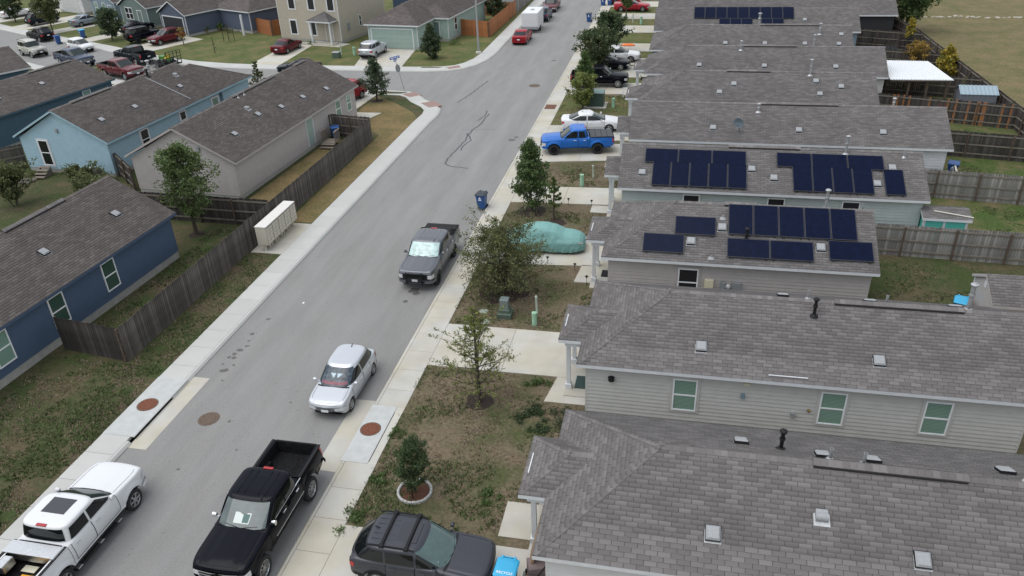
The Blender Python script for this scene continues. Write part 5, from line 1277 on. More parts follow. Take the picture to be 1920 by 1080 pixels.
def tree(name,label,loc,h,rad,base,style,leaf,n,size,seed,multi=1,group='trees',leaf2=None,lean=0,z=-.03,cat='tree',br=26,sprays=0):
    rs=np.random.RandomState(seed); t=thing(name,label,cat,(loc[0],loc[1],z),0,group); tr=MB(); pts=[]   # pts: (pos, dir, spread)
    def env(f):   # crown half width at relative height f (0 base of crown, 1 top)
        if style=='cone': return (1-f)**.75*(.55+.45*min(1,f*5))+.03
        if style=='round': return math.sqrt(max(.02,1-(2*f-.85)**2*.9))
        if style=='vase': return .42+.58*math.sin(min(1,f*1.15)*math.pi)**.7 if f<.95 else .4
        if style=='bush': return max(.25,math.sqrt(max(0,1-((f-.32)/.72)**2)))
        if style=='wispy': return (.35+.65*math.sin(math.pi*min(1,f*1.1+.18)))*(1-.35*f)
        return math.sin(math.pi*(f*.86+.1))**.6
    stems=[]
    for k in range(multi):
        a=rs.uniform(0,6.28); sp=0 if multi==1 else rad*rs.uniform(.12,.5)
        top=Vector((math.cos(a)*sp+lean,math.sin(a)*sp,h*rs.uniform(.82,.97) if multi>1 else h*.97)); b0=Vector((math.cos(a)*.12,math.sin(a)*.12,0)) if multi>1 else Vector((0,0,0))
        mid=(b0+top)/2+Vector((rs.uniform(-.12,.12),rs.uniform(-.12,.12),0))*(h/4)
        cv=[b0*(1-u)**2+mid*2*u*(1-u)+top*u*u for u in np.linspace(0,1,8)]
        r0=(.018*h+.02)/(multi**.45); tr.tube(cv,[r0*(1-.88*u)+.004 for u in np.linspace(0,1,8)],7); stems.append((cv,r0))
    nb=br
    for i in range(nb):
        cv,r0=stems[i%len(stems)]
        f=(i+.5)/nb; f=f**.9; zz=base+(h-base)*f*.96; u=min(.999,zz/h); k=u*7; j=int(k); p=cv[min(j,6)].lerp(cv[min(j+1,7)],k-j)
        a=i*2.399+rs.uniform(-.5,.5); ln=max(.12,env(f)*rad*rs.uniform(.7,1.12)-(p.xy.length*.6 if multi>1 else 0))
        el={'cone':.35,'vase':.9,'bush':.35,'wispy':.45,'round':.5}.get(style,.5)+rs.uniform(-.2,.25)
        q=p+Vector((math.cos(a)*math.cos(el),math.sin(a)*math.cos(el),math.sin(el)*.9))*ln; m=(p+q)/2+Vector((0,0,(-.06 if style!='vase' else .08)*ln))
        cb=[p,m,q]; tr.tube(cb,[r0*.28*(1-u)+.006,r0*.16+.004,.004],4,cap=False)
        for _ in range(7 if style!='wispy' else 6):
            s=rs.uniform(.25,1); s0=p.lerp(m,s*2) if s<.5 else m.lerp(q,s*2-1)
            dv=Vector(rs.normal(size=3)); dv.z=abs(dv.z)*.6+(.7 if style=='vase' else 0); dv.normalize(); e=s0+dv*ln*rs.uniform(.18,.42)
            tr.tube([s0,e],[.006,.003],3,cap=False)
            pts.append((s0,e))
        pts.append((m,q))
    for i in range(sprays):
        cv,r0=stems[i%len(stems)]; u=rs.uniform(.1,.7); p=cv[int(u*7)]; a=rs.uniform(0,6.28); ln=rad*rs.uniform(.8,1.35); el=rs.uniform(.15,1.0)
        q=p+Vector((math.cos(a)*math.cos(el),math.sin(a)*math.cos(el),math.sin(el)))*ln; m=p.lerp(q,.55)+Vector((0,0,.14*ln)); tr.tube([p,m,q],[.012,.007,.003],4,cap=False); pts+=[(p.lerp(m,.5),m),(m,q),(m,q),(m,q)]
    tr.build('trunk',BARK,t,smooth=60)
    A=np.array([tuple(a) for a,b in pts]);B=np.array([tuple(b) for a,b in pts]); 
    idx=rs.randint(0,len(A),n); u=rs.beta(1.6,1.0,n)[:,None]; sg={'wispy':.035,'vase':.07,'bush':.05}.get(style,.10)*rad/1.5
    C=A[idx]*(1-u)+B[idx]*u+rs.normal(size=(n,3))*sg
    C[:,2]=np.maximum(C[:,2],.05)
    d=rs.normal(size=(n,3)); d/=np.linalg.norm(d,axis=1)[:,None]; d2=np.cross(d,rs.normal(size=(n,3))); d2/=np.linalg.norm(d2,axis=1)[:,None]
    sz=size*rs.uniform(.6,1.35,n)[:,None]
    V=np.stack([C-d*sz,C+d2*sz*.5,C+d*sz,C-d2*sz*.5],1).reshape(-1,3); Fq=np.arange(n*4).reshape(-1,4)
    if leaf2:
        k=int(n*.72); c1=link('crown',fastmesh('crown',V[:k*4],Fq[:k],LM[leaf]),t); link('crown_tips',fastmesh('crown_tips',V[k*4:],Fq[:n-k],LM[leaf2]),t)
    else: link('crown',fastmesh('crown',V,Fq,LM[leaf]),t)
    return t
tree('shrub','big sprawling olive shrub with arching twigs beside the covered car',(-8.4,34.7),4.1,2.35,.1,'bush','olive',21000,.05,1,multi=9,leaf2='bronze',cat='shrub',br=130,sprays=70)
tree('street_tree','dense green street tree in a dark mulch bed near the blue bin',(-8.8,45.0),4.9,1.7,.45,'cone','mid',8500,.085,2,leaf2='dark',br=46)
tree('sapling','slim leafy sapling right of the dense street tree',(-7.2,43.9),3.0,.75,.7,'wispy','mid',1500,.09,3,br=16,leaf2='yellowgreen')
tree('young_tree','thin yellow-green young tree with sparse branches in the second front lawn',(-7.45,25.4),4.7,1.9,.35,'wispy','yellowgreen',5600,.045,4,leaf2='olive',br=44,sprays=26)
tree('conifer','small dark feathery evergreen inside a white stone ring',(-8.5,19.85),2.5,.8,.3,'round','dark',12000,.036,5,leaf2='mid',br=34)
tree('yard_tree','broad green tree in the yard between the dark blue and taupe houses',(-28.9,39.0),5.9,2.0,1.2,'round','mid',8000,.09,6,leaf2='olive',br=40)
tree('young_tree','airy young tree on the corner lot near the street sign',(-27.7,68.0),4.0,1.65,.45,'cone','blueish',4200,.10,7,br=36)
tree('conifer','compact dark evergreen before the pale green garage house',(-27.3,84.2),3.9,1.5,.1,'cone','dark',6500,.11,8,br=40,leaf2='blueish')
tree('street_tree','broad dark evergreen street tree farthest of the clump at right',(-8.0,88.0),4.3,2.1,.35,'round','dark',6500,.13,9,br=40)
tree('street_tree','wide shaggy dark tree in front of the black sedan',(-8.6,80.0),4.1,2.4,.35,'round','dark',7500,.13,10,br=44,leaf2='olive')
tree('sapling','upright green sapling in front of the black pickup',(-8.9,73.4),3.6,1.25,.4,'cone','mid',2800,.12,11,br=28)
tree('young_tree','bright yellow-green bushy tree beside the green utility box',(-8.3,66.9),3.1,1.4,.25,'round','yellowgreen',5200,.10,12,br=36,leaf2='mid')
tree('street_tree','small green tree on a thin trunk before the bright red coupe',(-7.6,106.3),4.3,1.25,1.4,'round','mid',3200,.12,13,br=24)
tree('yard_tree','large deep green tree beside the dry field at the top right',(24.6,99.6),8.0,3.4,1.0,'round','mid',13000,.17,14,br=60,leaf2='dark')
tree('sapling','golden-yellow sapling nearest the big tree in the back yards',(23.1,91.0),3.2,1.15,.2,'cone','yellow',2600,.12,15,br=26,leaf2='yellowgreen')
tree('sapling','pale gold sapling behind the white canopy',(21.7,81.3),2.9,1.15,.3,'round','gold',1800,.11,16,br=24)
tree('sapling','bright yellow sapling beside the rear field fence',(23.7,79.0),3.1,1.45,.2,'cone','yellow',2600,.12,17,br=26,leaf2='yellowgreen')
tree('bare_sapling','nearly bare sapling next to the metal shed',(22.7,70.4),2.6,.9,.4,'wispy','bronze',160,.06,18,br=22)
tree('street_tree','round olive tree on a bare trunk in front of the light grey garage',(-85.6,96.4),4.8,2.0,1.3,'round','olive',5200,.15,19,br=34)
tree('street_tree','bushy dark tree in front of the half hidden black car',(-73.1,92.0),4.0,1.9,.4,'round','dark',5200,.13,20,br=34,leaf2='blueish')
tree('street_tree','dark green tree at the far top left corner',(-97.6,103.3),4.6,2.1,.6,'round','dark',4600,.15,21,br=30)
tree('yard_tree','thin wispy tree between the light blue wing and the side street',(-39.6,68.2),3.6,1.1,.4,'wispy','olive',2200,.08,22,br=30)
tree('shrub','rounded green shrub behind the orange corner fence',(-24.9,105.5),3.6,1.7,.2,'round','dark',3800,.14,23,br=26,cat='shrub')
tree('shrub','bright green bush between the tan and pale green houses',(-34.2,105.5),4.4,1.7,.3,'round','yellowgreen',3000,.14,24,br=22,cat='shrub')
tree('shrub','tangled dark bush in the yard behind the taupe house',(-36.5,40.6),2.5,2.2,.05,'vase','olive',6000,.09,25,multi=6,br=50,cat='shrub')
tree('shrub','overgrown dark bush at the left edge beyond the dark blue roof',(-44.2,41.5),2.6,2.3,.05,'vase','olive',6500,.09,26,multi=6,br=50,cat='shrub')
tree('shrub','overgrown bush by the back stair of the light blue house',(-40.2,43.6),2.1,1.6,.05,'vase','olive',3600,.09,27,multi=5,br=40,cat='shrub')
tree('shrub','yellowish roadside bush in front of the dark blue pickup',(-57.5,67.8),2.9,1.3,.1,'round','yellowgreen',2200,.10,28,br=22,cat='shrub')
tree('sapling','staked little sapling in the green lawn left of the cedar fence',(-56.3,92.0),2.2,.5,.9,'wispy','olive',260,.07,29,br=10)
tree('sapling','thin sapling with orange leaves in the green lawn of the slate house',(-61.2,89.6),2.2,.7,.6,'round','gold',420,.08,30,br=12)
tree('sapling','bare little sapling near the side street kerb',(-54.6,85.6),1.9,.35,.5,'wispy','olive',90,.06,31,br=8)
b=MB()
t=thing('tree_stakes','pair of black stakes round the staked little sapling','tree stakes',(-56.3,92,0))
for x in (-.75,.75): MB().bar((x,0,0),(x,0,1.5),.05).build('stake',BLACK,t)
MB().bar((-.75,0,1.35),(.75,0,1.35),.03).build('tie',BLACK,t)
blob('mulch_bed',-8.8,45.0,.95,-.018,MULCH,20,.15); blob('mulch_bed',-7.1,43.4,.7,-.018,MULCH,18,.2); blob('mulch_bed',-7.45,25.4,.62,-.018,MULCH,18,.15); blob('mulch_bed',-8.5,19.85,.52,-.012,mat('red_mulch',(.11,.045,.028),1,var=.5,scale=20),20,.04); blob('mulch_bed',-27.7,68,.6,-.018,MULCH,16,.2); blob('mulch_bed',-28.9,39,.5,-.018,MULCH,16,.2); blob('mulch_bed',-8.4,34.7,1.3,-.019,MULCH,18,.2)
t=thing('stone_ring','ring of small white edging stones round the dark evergreen','edging',(-8.5,19.85,-.03))
st=MB().bbox(-.075,.075,-.045,.045,0,.12,.03).mesh('edging_stone',mat('edging_white',(.48,.48,.46),.9,var=.2,scale=6))
for k in range(24): 
    a=2*math.pi*k/24; o=link('edging_stone',st,t,(math.cos(a)*.6,math.sin(a)*.6,random.uniform(-.01,.01))); o.rotation_euler=(random.uniform(-.1,.1),random.uniform(-.1,.1),a+math.pi/2)
o=MB().tube([(0,0,0),(0,0,1.3)],.02,6).build('tree_stake',BLACK,None,label='thin dark stake in front of the small evergreen',cat='stake'); o.location=(-8.45,19.5,-.03)
# low weeds and ground plants
def clump(label,x,y,r,h,leaf,n,seed,name='weed_clump'):
    rs=np.random.RandomState(seed); lob=rs.normal(0,r*.5,(7,2)); k=rs.randint(0,7,n); C=np.concatenate([lob[k]+rs.normal(0,r*.2,(n,2)),(h*.7*rs.uniform(0,1,n)**1.5)[:,None]],1)
    d=rs.normal(size=(n,3)); d/=np.linalg.norm(d,axis=1)[:,None]; d2=np.cross(d,rs.normal(size=(n,3))); d2/=np.linalg.norm(d2,axis=1)[:,None]; s=.042*rs.uniform(.5,1.5,n)[:,None]
    V=np.stack([C-d*s,C+d2*s*.5,C+d*s,C-d2*s*.5],1).reshape(-1,3)
    link(name,fastmesh(name,V,np.arange(n*4).reshape(-1,4),LM[leaf]),None,(x,y,-.02),label=label,cat='plant',group='weeds in the front lawns',kind='stuff')
for i,(lb,x,y,r,h,lf) in enumerate([('leafy weed clump at the corner of the second front walk',-5.25,26.9,.45,.4,'mid'),('dark spreading weed near the second porch column',-4.9,25.2,.5,.28,'dark'),('second dark spreading weed below the first one',-5.5,24.6,.35,.2,'dark'),('round dark weed patch in the brown lawn under the second porch',-4.6,24.1,.45,.2,'dark'),('weed tuft on the sidewalk edge above the rust manhole lid',-10.2,22.9,.3,.25,'mid'),('shaggy weed row end beside the charcoal crossover',-10.1,18.3,.55,.35,'mid'),('weed patch on the sidewalk edge left of the stone ring',-10.1,20.2,.4,.3,'mid'),('flowering weed patch near the first front walk',-5.6,19.9,.5,.25,'mid'),('hedge of dark weeds at the foot of the second house wall',-3.6,24.9,.6,.5,'dark'),('bare-stem grass bunch against the back of the light blue house',-47.5,46.2,.8,.5,'olive')]):
    clump(lb,x,y,r,h*.7,lf,int(520*r/.4),40+i)
def noise2(x,y,s,seed):
    v=0
    for o,(f,a) in enumerate(((1,1),(2.1,.5),(4.3,.28))):
        v=v+a*np.sin(x*s*f*1.3+seed+1.7*np.sin(y*s*f+seed*.7+o))*np.cos(y*s*f*1.1-seed+1.3*np.sin(x*s*f*.9+o*2))
    return v
def tufts(name,label,rects,dens,m,hgt,thr,seed):
    rs=np.random.RandomState(seed); P=[]
    for x0,x1,y0,y1 in rects:
        n=int((x1-x0)*(y1-y0)*dens); x=rs.uniform(x0,x1,n);y=rs.uniform(y0,y1,n); k=noise2(x,y,.9,seed)>thr; P.append(np.stack([x[k],y[k]],1))
    P=np.concatenate(P); n=len(P); nb=4; Vs=[]
    for b_ in range(nb):
        a=rs.uniform(0,6.28,n); h=hgt*rs.uniform(.5,1.4,n); w_=.016+.012*rs.uniform(0,1,n); dx,dy=np.cos(a),np.sin(a); l=h*rs.uniform(.3,1.1,n)
        ox=P[:,0]+rs.normal(0,.04,n);oy=P[:,1]+rs.normal(0,.04,n)
        Vs.append(np.stack([np.stack([ox-dy*w_,oy+dx*w_,np.full(n,-.03)],1),np.stack([ox+dy*w_,oy-dx*w_,np.full(n,-.03)],1),np.stack([ox+dx*l,oy+dy*l,-.03+h],1)],1))
    V=np.concatenate(Vs).reshape(-1,3); link(name,fastmesh(name,V,np.arange(len(V)).reshape(-1,3),m,tri=True),None,label=label,cat='grass',kind='stuff')
near=[(-10.35,-5.1,18.0,19.95),(-10.35,-3.3,19.95,25.7),(-10.35,-4.9,25.7,27.5),(-10.35,-3.3,31.25,36.0),(-10.35,-5,36.0,37.5),(-10.35,-3.4,41.9,45.1),(-10.3,-3.4,49.4,53.4),(-10.3,-4.2,62.9,71.2)]
left=[(-24.3,-22.25,10,37),(-28.2,-24.6,27,40),(-28.3,-22.3,12,25.6)]
GRD=mat('dry_blades',(.20,.152,.112),.9,island=.4,spec=.1); GRG=mat('green_blades',(.072,.098,.036),.8,island=.4,spec=.2)
tufts('dry_grass','dry brown grass blades in the front lawns and verge',near+left,55,GRD,.05,-.2,3)
tufts('green_grass','green grass tufts scattered over the brown front lawns',near,60,GRG,.075,.42,8)
tufts('green_grass','green grass tufts on the left verge and yard',left,75,GRG,.07,.05,9)
tufts('yard_grass','fine green grass in the right-hand back yards',[(9.8,22,33.5,41),(14,25,42,49),(17.5,25,51,56.8),(17.5,25,58.6,64)],60,GRG,.06,.1,10)
tufts('green_grass','green weeds spread over the lower front lawn and sidewalk edges',[(-10.3,-5.2,18.0,21.6),(-10.46,-10.25,18,27.4),(-10.46,-10.25,31.3,37)],70,GRG,.085,-.05,12)
rs=np.random.RandomState(5); n=420; X=rs.uniform(-20.4,-12.1,n);Yy=rs.uniform(12,60,n); S=rs.uniform(.012,.035,n); A=rs.uniform(0,6.28,n)
V=np.stack([np.stack([X+S*np.cos(A+k*2.1),Yy+S*np.sin(A+k*2.1),np.full(n,ZR+.006)],1) for k in range(3)],1).reshape(-1,3)
link('leaf_litter',fastmesh('leaf_litter',V,np.arange(n*3).reshape(-1,3),mat('litter',(.07,.06,.05),.9),tri=True),None,label='tiny dark leaf scraps scattered over the road',cat='litter',kind='stuff')
# ------------------------------------------------------------------ wheelie bins
BLUEB=mat('bin_blue',(.016,.075,.24),.45,var=.08,scale=4); LIDD=mat('bin_lid_dark',(.02,.026,.035),.5); LIDB=mat('bin_lid_light_blue',(.03,.33,.56),.45); NAVYB=mat('bin_black',(.015,.017,.02),.5)
WM=mat('white_mark',(.8,.82,.84),.6)
def bin_(label,x,y,head,body,lid,z=0,sc=1,letter=None,mark=True):
    t=thing('wheelie_bin',label,'bin',(x,y,z),R(head),'wheeled bins'); s=sc; t.scale=(s,s,s)
    def rr(x0,x1,y0,y1,z,c=.06):
        return [(x0+c,y0,z),(x1-c,y0,z),(x1,y0+c,z),(x1,y1-c,z),(x1-c,y1,z),(x0+c,y1,z),(x0,y1-c,z),(x0,y0+c,z)]
    rings=[rr(-.27,.22,-.24,.24,.08),rr(-.29,.27,-.27,.27,.5),rr(-.32,.33,-.31,.31,.98),rr(-.35,.36,-.34,.34,.985),rr(-.35,.36,-.34,.34,1.03)]
    m=MB().grid(rings,wrap=True); m.add(rings[0],[tuple(range(8))[::-1]]); m.add(rings[-1],[tuple(range(8))]); m.build('bin_body',body,t,smooth=25)
    lr=[rr(-.38,.39,-.355,.355,1.035),rr(-.38,.39,-.355,.355,1.065),rr(-.34,.35,-.31,.31,1.10,.08),rr(-.2,.2,-.2,.2,1.115,.08)]
    l=MB().grid(lr,wrap=True); l.add(lr[-1],[tuple(range(8))]); l.bar((-.41,-.22,1.06),(-.41,.22,1.06),.035)
    for yy in (-.2,.2): l.box(-.42,-.3,yy-.03,yy+.03,1.03,1.12)
    lo=l.build('lid',lid,t,smooth=25)
    for yy in (-.27,.27): 
        o=MB().lathe([(.03,-.04),(.12,-.04),(.13,-.02),(.13,.02),(.12,.04),(.03,.04)],14,'y').build('wheel',RUBBER,t,smooth=40); o.location=(-.27,yy,.13)
    if mark:
        MB().add([(.315,-.1,.78),(.315,.1,.78),(.325,0,.94)],[(0,1,2)]).add([(.303,-.11,.68),(.303,.11,.68),(.312,.11,.74),(.312,-.11,.74)],[(0,1,2,3)]).build('recycling_mark',WM,t)
    if letter: text('lettering',letter,.125,WM,lo,Matrix.Translation((.24,0,1.112))@Matrix.Rotation(math.pi/2,4,'Z')@Matrix.Rotation(0,4,'X'))
    return t
bin_('lone blue bin with dark lid standing in the road by the right kerb',-12.1,45.2,262,BLUEB,LIDD,ZR)
bin_('blue bin near the kerb far up the street',-12.3,105.2,262,BLUEB,LIDD,ZR)
bin_('left one of two blue bins at the top edge of the street',-11.6,116.0,262,BLUEB,LIDD,ZR); bin_('right one of two blue bins at the top edge of the street',-10.7,116.2,262,BLUEB,LIDD,0)
bin_('bin with bright light-blue RECYCLE lid beside the charcoal crossover',-4.25,16.15,268,BLUEB,LIDB,0,letter='RECYCLE')
bin_('black-lidded bin in front of the RECYCLE bin',-4.75,15.1,268,BLUEB,NAVYB,0,mark=False)
bin_('dark blue bin by the wooden step of the taupe house',-27.15,57.0,300,BLUEB,BLUEB,0)
bin_('dark blue bin behind the black SUV on the side street',-79.6,90.0,240,BLUEB,BLUEB,ZR); bin_('bin with light-blue lid on the sidewalk behind the white hatchback',-78.2,93.0,240,BLUEB,LIDB,0)
bin_('dark blue bin against the back corner of the dish house',17.9,53.6,250,BLUEB,BLUEB,0)
bin_('black bin with blue lid left of the grey shed',13.55,35.0,250,NAVYB,LIDB,0,mark=False)
bin_('blue bin tucked behind the second porch column',-3.3,28.9,180,BLUEB,BLUEB,.04); bin_('light blue bin lid peeping behind the dish house roof',15.3,63.9,250,BLUEB,LIDB,0)
# ------------------------------------------------------------------ mailboxes, posts, signs
MBX=mat('mailbox_beige',(.50,.465,.385),.6,var=.05,scale=4)
cl=MB().mesh
for k in range(5):
    t=thing('cluster_mailbox',['nearest','second','third','fourth','farthest'][k]+' of five beige cluster mailboxes on the left sidewalk pad','mailbox',(-23.3,37.65+k*.77,0),0,'cluster mailboxes on the pad')
    MB().bbox(-.42,.255,-.365,.365,.42,1.55,.02).build('cabinet',MBX,t); MB().box(.25,.262,-.345,.345,.46,1.53).build('door_frame',mat('mailbox_gap',(.16,.145,.12),.8),t); MB().bbox(-.45,.29,-.382,.382,1.55,1.60,.02).build('top_cap',mat('mailbox_top',(.60,.585,.55),.6),t)
    for yy in (-.25,.25): MB().box(-.12,.0,yy-.05,yy+.05,0,.42).build('leg',MBX,t)
    for r_ in range(5):
        for c_ in range(2):
            y0=-.34+c_*.355; z0=.5+r_*.2; MB().bbox(.259,.285,y0,y0+.325,z0,z0+.17,.002).build('mail_door',MBX,t)
    MB().box(.268,.275,-.2,-.02,1.42,1.45).build('label_plate',WM,t)
t=thing('lamp_post','tall galvanised street lamp on the far corner lawn','street lamp',(-22.6,87.0,0))
MB().tube([(0,0,.15),(0,0,9.2),(.25,0,9.6),(1.8,0,9.9)],[.12,.075,.06,.045],10).build('pole',GALV,t,smooth=40); MB().lathe([(.32,-.03),(.32,.15),(.2,.2),(.14,.2)],14).build('base',mat('lamp_base',(.5,.49,.45),.9),t); MB().bbox(1.6,2.3,-.15,.15,9.83,9.95,.04).build('lamp_head',GALV,t)
t=thing('street_sign','leaning post with two blue street name blades and a stop sign seen from the side','street sign',(-25.7,70.4,0)); t.rotation_euler=(0,R(-12),0)
SB=mat('sign_blue',(.03,.10,.34),.5)
MB().tube([(0,0,0),(0,0,3.3)],.035,8).build('post',GALV,t)
for z,a in ((3.45,0),(3.25,80)):
    o=MB().bbox(-.48,.48,-.012,.012,-.11,.11,.004).build('name_blade',SB,t); o.location=(0,0,z); o.rotation_euler=(0,0,R(a+12)); 
    q=MB()
    for x0,x1 in ((-.38,-.08),(-.02,.16),(.22,.4)): q.box(x0,x1,-.016,.016,-.035,.035)
    q.build('name_lettering',WM,o)
o=MB().lathe([(.001,-.006),(.38,-.006),(.38,.006),(.001,.006)],8,'y').build('stop_plate',mat('sign_back_grey',(.22,.23,.23),.5,.5),t); o.location=(0,0,2.45); o.rotation_euler=(0,R(22.5),R(75))
UG=mat('utility_green',(.25,.42,.29),.6,var=.06,scale=3); UD=mat('utility_dark_green',(.075,.11,.085),.6,var=.1,scale=4)
def bollard(label,x,y,h,r,m=UG,lean=0):
    t=thing('utility_marker',label,'utility post',(x,y,-.03),0,'green utility posts'); b=MB(); b.lathe([(r*1.05,0),(r*1.05,h*.18),(r,h*.2),(r,h*.86),(r*1.06,h*.87),(r*1.04,h*.97),(r*.6,h),(.001,h)],16); b.build('post',m,t,smooth=40); t.rotation_euler=(0,R(lean),0)
PVC=mat('pvc_pale',(.45,.50,.42),.6)
bollard('squat pale green utility post in the second front lawn',-6.2,31.7,.72,.13); bollard('slim pale marker pipe behind the squat green post',-6.25,32.7,1.05,.06,PVC,-2)
bollard('squat pale green post in front of the sage solar house',-6.15,49.5,.85,.14); bollard('slim marker pipe in front of the sage solar house',-5.55,51.1,.9,.06,PVC,-3)
bollard('squat pale green post right of the green utility box',-5.7,67.6,.85,.14); bollard('squat pale green post in the far right front lawns',-5.5,103.2,.95,.15); bollard('thin white pipe beside the far squat green post',-6.6,104.2,1.2,.06,PVC)
bollard('squat pale green post beside the tan house lawn',-36.9,85.6,.9,.16); bollard('slim pale pipe left of that green post',-38.6,85.8,1.2,.07,PVC)
t=thing('utility_pedestal','stepped dark green utility pedestal in the second front lawn','utility box',(-7.8,32.3,-.03))
MB().bbox(-.36,.36,-.32,.32,0,.28,.04).build('base',UD,t); MB().bbox(-.28,.28,-.25,.25,.28,.48,.04).build('collar',UD,t); MB().bbox(-.2,.2,-.2,.2,.48,.95,.03).build('cabinet',mat('pedestal_grey',(.15,.18,.175),.5,var=.1,scale=6),t); MB().bbox(-.22,.22,-.22,.22,.95,1.0,.02).build('cap',MATS['pedestal_grey'],t)
t=thing('utility_box','large green transformer box behind the yellow-green tree','utility box',(-7.3,68.0,-.03)); MB().bbox(-.75,.75,-.65,.65,.12,1.25,.05).build('cabinet',mat('transformer_green',(.05,.085,.07),.5),t); MB().bbox(-.78,.78,-.68,.68,1.25,1.32,.03).build('lid',mat('transformer_top',(.13,.2,.19),.5),t); MB().bbox(-1,1,-.9,.9,-.05,.12,.02).build('pad',CONC,t)
t=thing('utility_box','small green pedestal box on the lawn edge of the tan house','utility box',(-38.5,84.2,-.03)); MB().bbox(-.4,.4,-.35,.35,0,.6,.04).build('cabinet',UD,t); MB().bbox(-.42,.42,-.37,.37,.6,.66,.02).build('cap',GALV,t)
for lb,x,y,m in [('dark round valve cover nearest the driveway of the second lawn',-9.0,31.6,BLACK),('dark round valve cover farther up the second lawn',-9.4,32.5,BLACK),('grey-green valve cap nearest the second driveway',-8.65,31.6,UD),('pale valve cap farther up the second lawn',-8.95,32.55,UD)]:
    t=thing('valve_cover',lb,'valve cover',(x,y,-.03)); MB().lathe([(.2,0),(.2,.03),(.17,.04),(.001,.04)],14).build('lid',m if m is BLACK else mat('valve_pale',(.27,.31,.27),.8),t,smooth=40); MB().lathe([(.23,-.02),(.23,.015),(.2,.015)],14).build('ring',CONC,t)
# solar path lamps
for i,(x,y,lb) in enumerate([(-6.6,38.0,'near the covered car'),(-4.2,36.1,'at the third front walk'),(-5.0,37.4,'on the left edge of the third front walk'),(-6.6,46.2,'below the fourth driveway'),(-5.1,46.1,'at the corner of the fourth front walk')]):
    t=thing('path_light','small black garden path light '+lb,'garden light',(x,y,-.03),0,'garden path lights'); MB().tube([(0,0,0),(0,0,.35)],.012,6).build('stem',BLACK,t); MB().lathe([(.03,.33),(.05,.43),(.1,.44),(.02,.5),(.001,.5)],10).build('lamp_cap',BLACK,t,smooth=40)
# ------------------------------------------------------------------ yard structures
def prism_roof(t,L,w,ez,rz,m,ov=.15,th=.05,name='roof'):
    r=MB()
    for s in (-1,1):
        P=[Vector((-ov,s*(w+ov),ez-ov*(rz-ez)/w)),Vector((L+ov,s*(w+ov),ez-ov*(rz-ez)/w)),Vector((L+ov,0,rz)),Vector((-ov,0,rz))]
        r.add(P+[p+Vector((0,0,th)) for p in P],[(0,1,2,3),(7,6,5,4),(0,4,5,1),(1,5,6,2),(2,6,7,3),(3,7,4,0)])
    return r.build(name,m,t)
def corrug(name,L,w,z0,z1,m,t,step=.2):
    b=MB(); n=int(L/step)
    for i in range(n): b.box(i*step+.02,i*step+step*.55,-w-.012,-w,z0,z1); b.box(i*step+.02,i*step+step*.55,w,w+.012,z0,z1)
    return b.build(name,m,t)
SHM=mat('shed_metal',(.22,.235,.27),.5,.3,var=.08,scale=3); SHR=mat('shed_roof_blue',(.30,.38,.43),.45,.3)
t=thing('metal_shed','small grey metal shed with pale blue ribbed roof by the field fence','shed',(21.9,68.6,-.03),R(-2))
MB().box(0,2.6,-.95,.95,0,1.75).add([(0,-.95,1.75),(0,.95,1.75),(0,0,2.2)],[(0,1,2)]).add([(2.6,-.95,1.75),(2.6,.95,1.75),(2.6,0,2.2)],[(0,2,1)]).build('wall',SHM,t); corrug('wall_rib',2.6,.95,.05,1.7,SHM,t)
r=prism_roof(t,2.6,.95,1.78,2.2,SHR,.1,.03); b=MB()
for i in range(10):
    x=.0+i*.29
    for s in (-1,1): b.bar((x,s*1.04,1.80),(x,0,2.26),.03,.03)
b.build('roof_rib',SHR,r)
TEAL=mat('shed_teal',(.10,.50,.42),.6,var=.05)
t=thing('playhouse','little turquoise shed with grey shingle roof behind the silvery fence','shed',(13.3,43.1,-.03),R(-1))
MB().box(.15,2.25,-.7,.7,0,2.02).build('wall',TEAL,t)
for x in (.15,1.15,2.25): MB().box(x-.06,x+.06,-.72,-.6,0,2.02).build('corner_trim',WHITE,t)
rf=Roof(t,WHITE,'roof'); rf.slope([(0,-.85,2.0),(2.45,-.85,2.0),(2.45,.1,2.28),(0,.1,2.28)],(0,1),edges=(0,1,3)); rf.slope([(2.45,.95,2.0),(0,.95,2.0),(0,.1,2.28),(2.45,.1,2.28)],(0,1),edges=(0,)); rf.done()
MB().bar((.6,-.3,2.22),(2.5,-.7,2.10),.1,.03).build('loose_plank',mat('pale_plank',(.5,.48,.42),.8),t)
t=thing('grey_shed','tall grey shed with a shingled roof at the right edge','shed',(14.15,34.55,-.03),0)
MB().box(0,4.2,-1.35,1.35,0,2.05).add([(0,-1.35,2.05),(0,1.35,2.05),(0,0,2.75)],[(0,1,2)]).build('wall',SD['taupe'],t)
for y in (-1.3,1.3): MB().box(-.03,.06,y-.05,y+.05,0,2.05).build('corner_trim',WHITE,t)
MB().box(-.03,-.0,-.12,.12,2.1,2.4).build('gable_vent',WHITE,t)
rf=Roof(t,SD['taupe'],'roof'); rf.slope([(-.1,-1.5,2.0),(4.4,-1.5,2.0),(4.4,0,2.78),(-.1,0,2.78)],(0,1),edges=(0,3)); rf.slope([(4.4,1.5,2.0),(-.1,1.5,2.0),(-.1,0,2.78),(4.4,0,2.78)],(0,1),edges=(0,1)); rf.done()
t=thing('patio_canopy','bright white corrugated patio canopy on brown posts','canopy',(0,0,0))
cv=[(17.0,75.0),(20.9,74.8),(21.4,68.7),(16.6,68.6)]
def cz(x,y): return 2.55-.02*(x-17)
m=MB(); nr=22
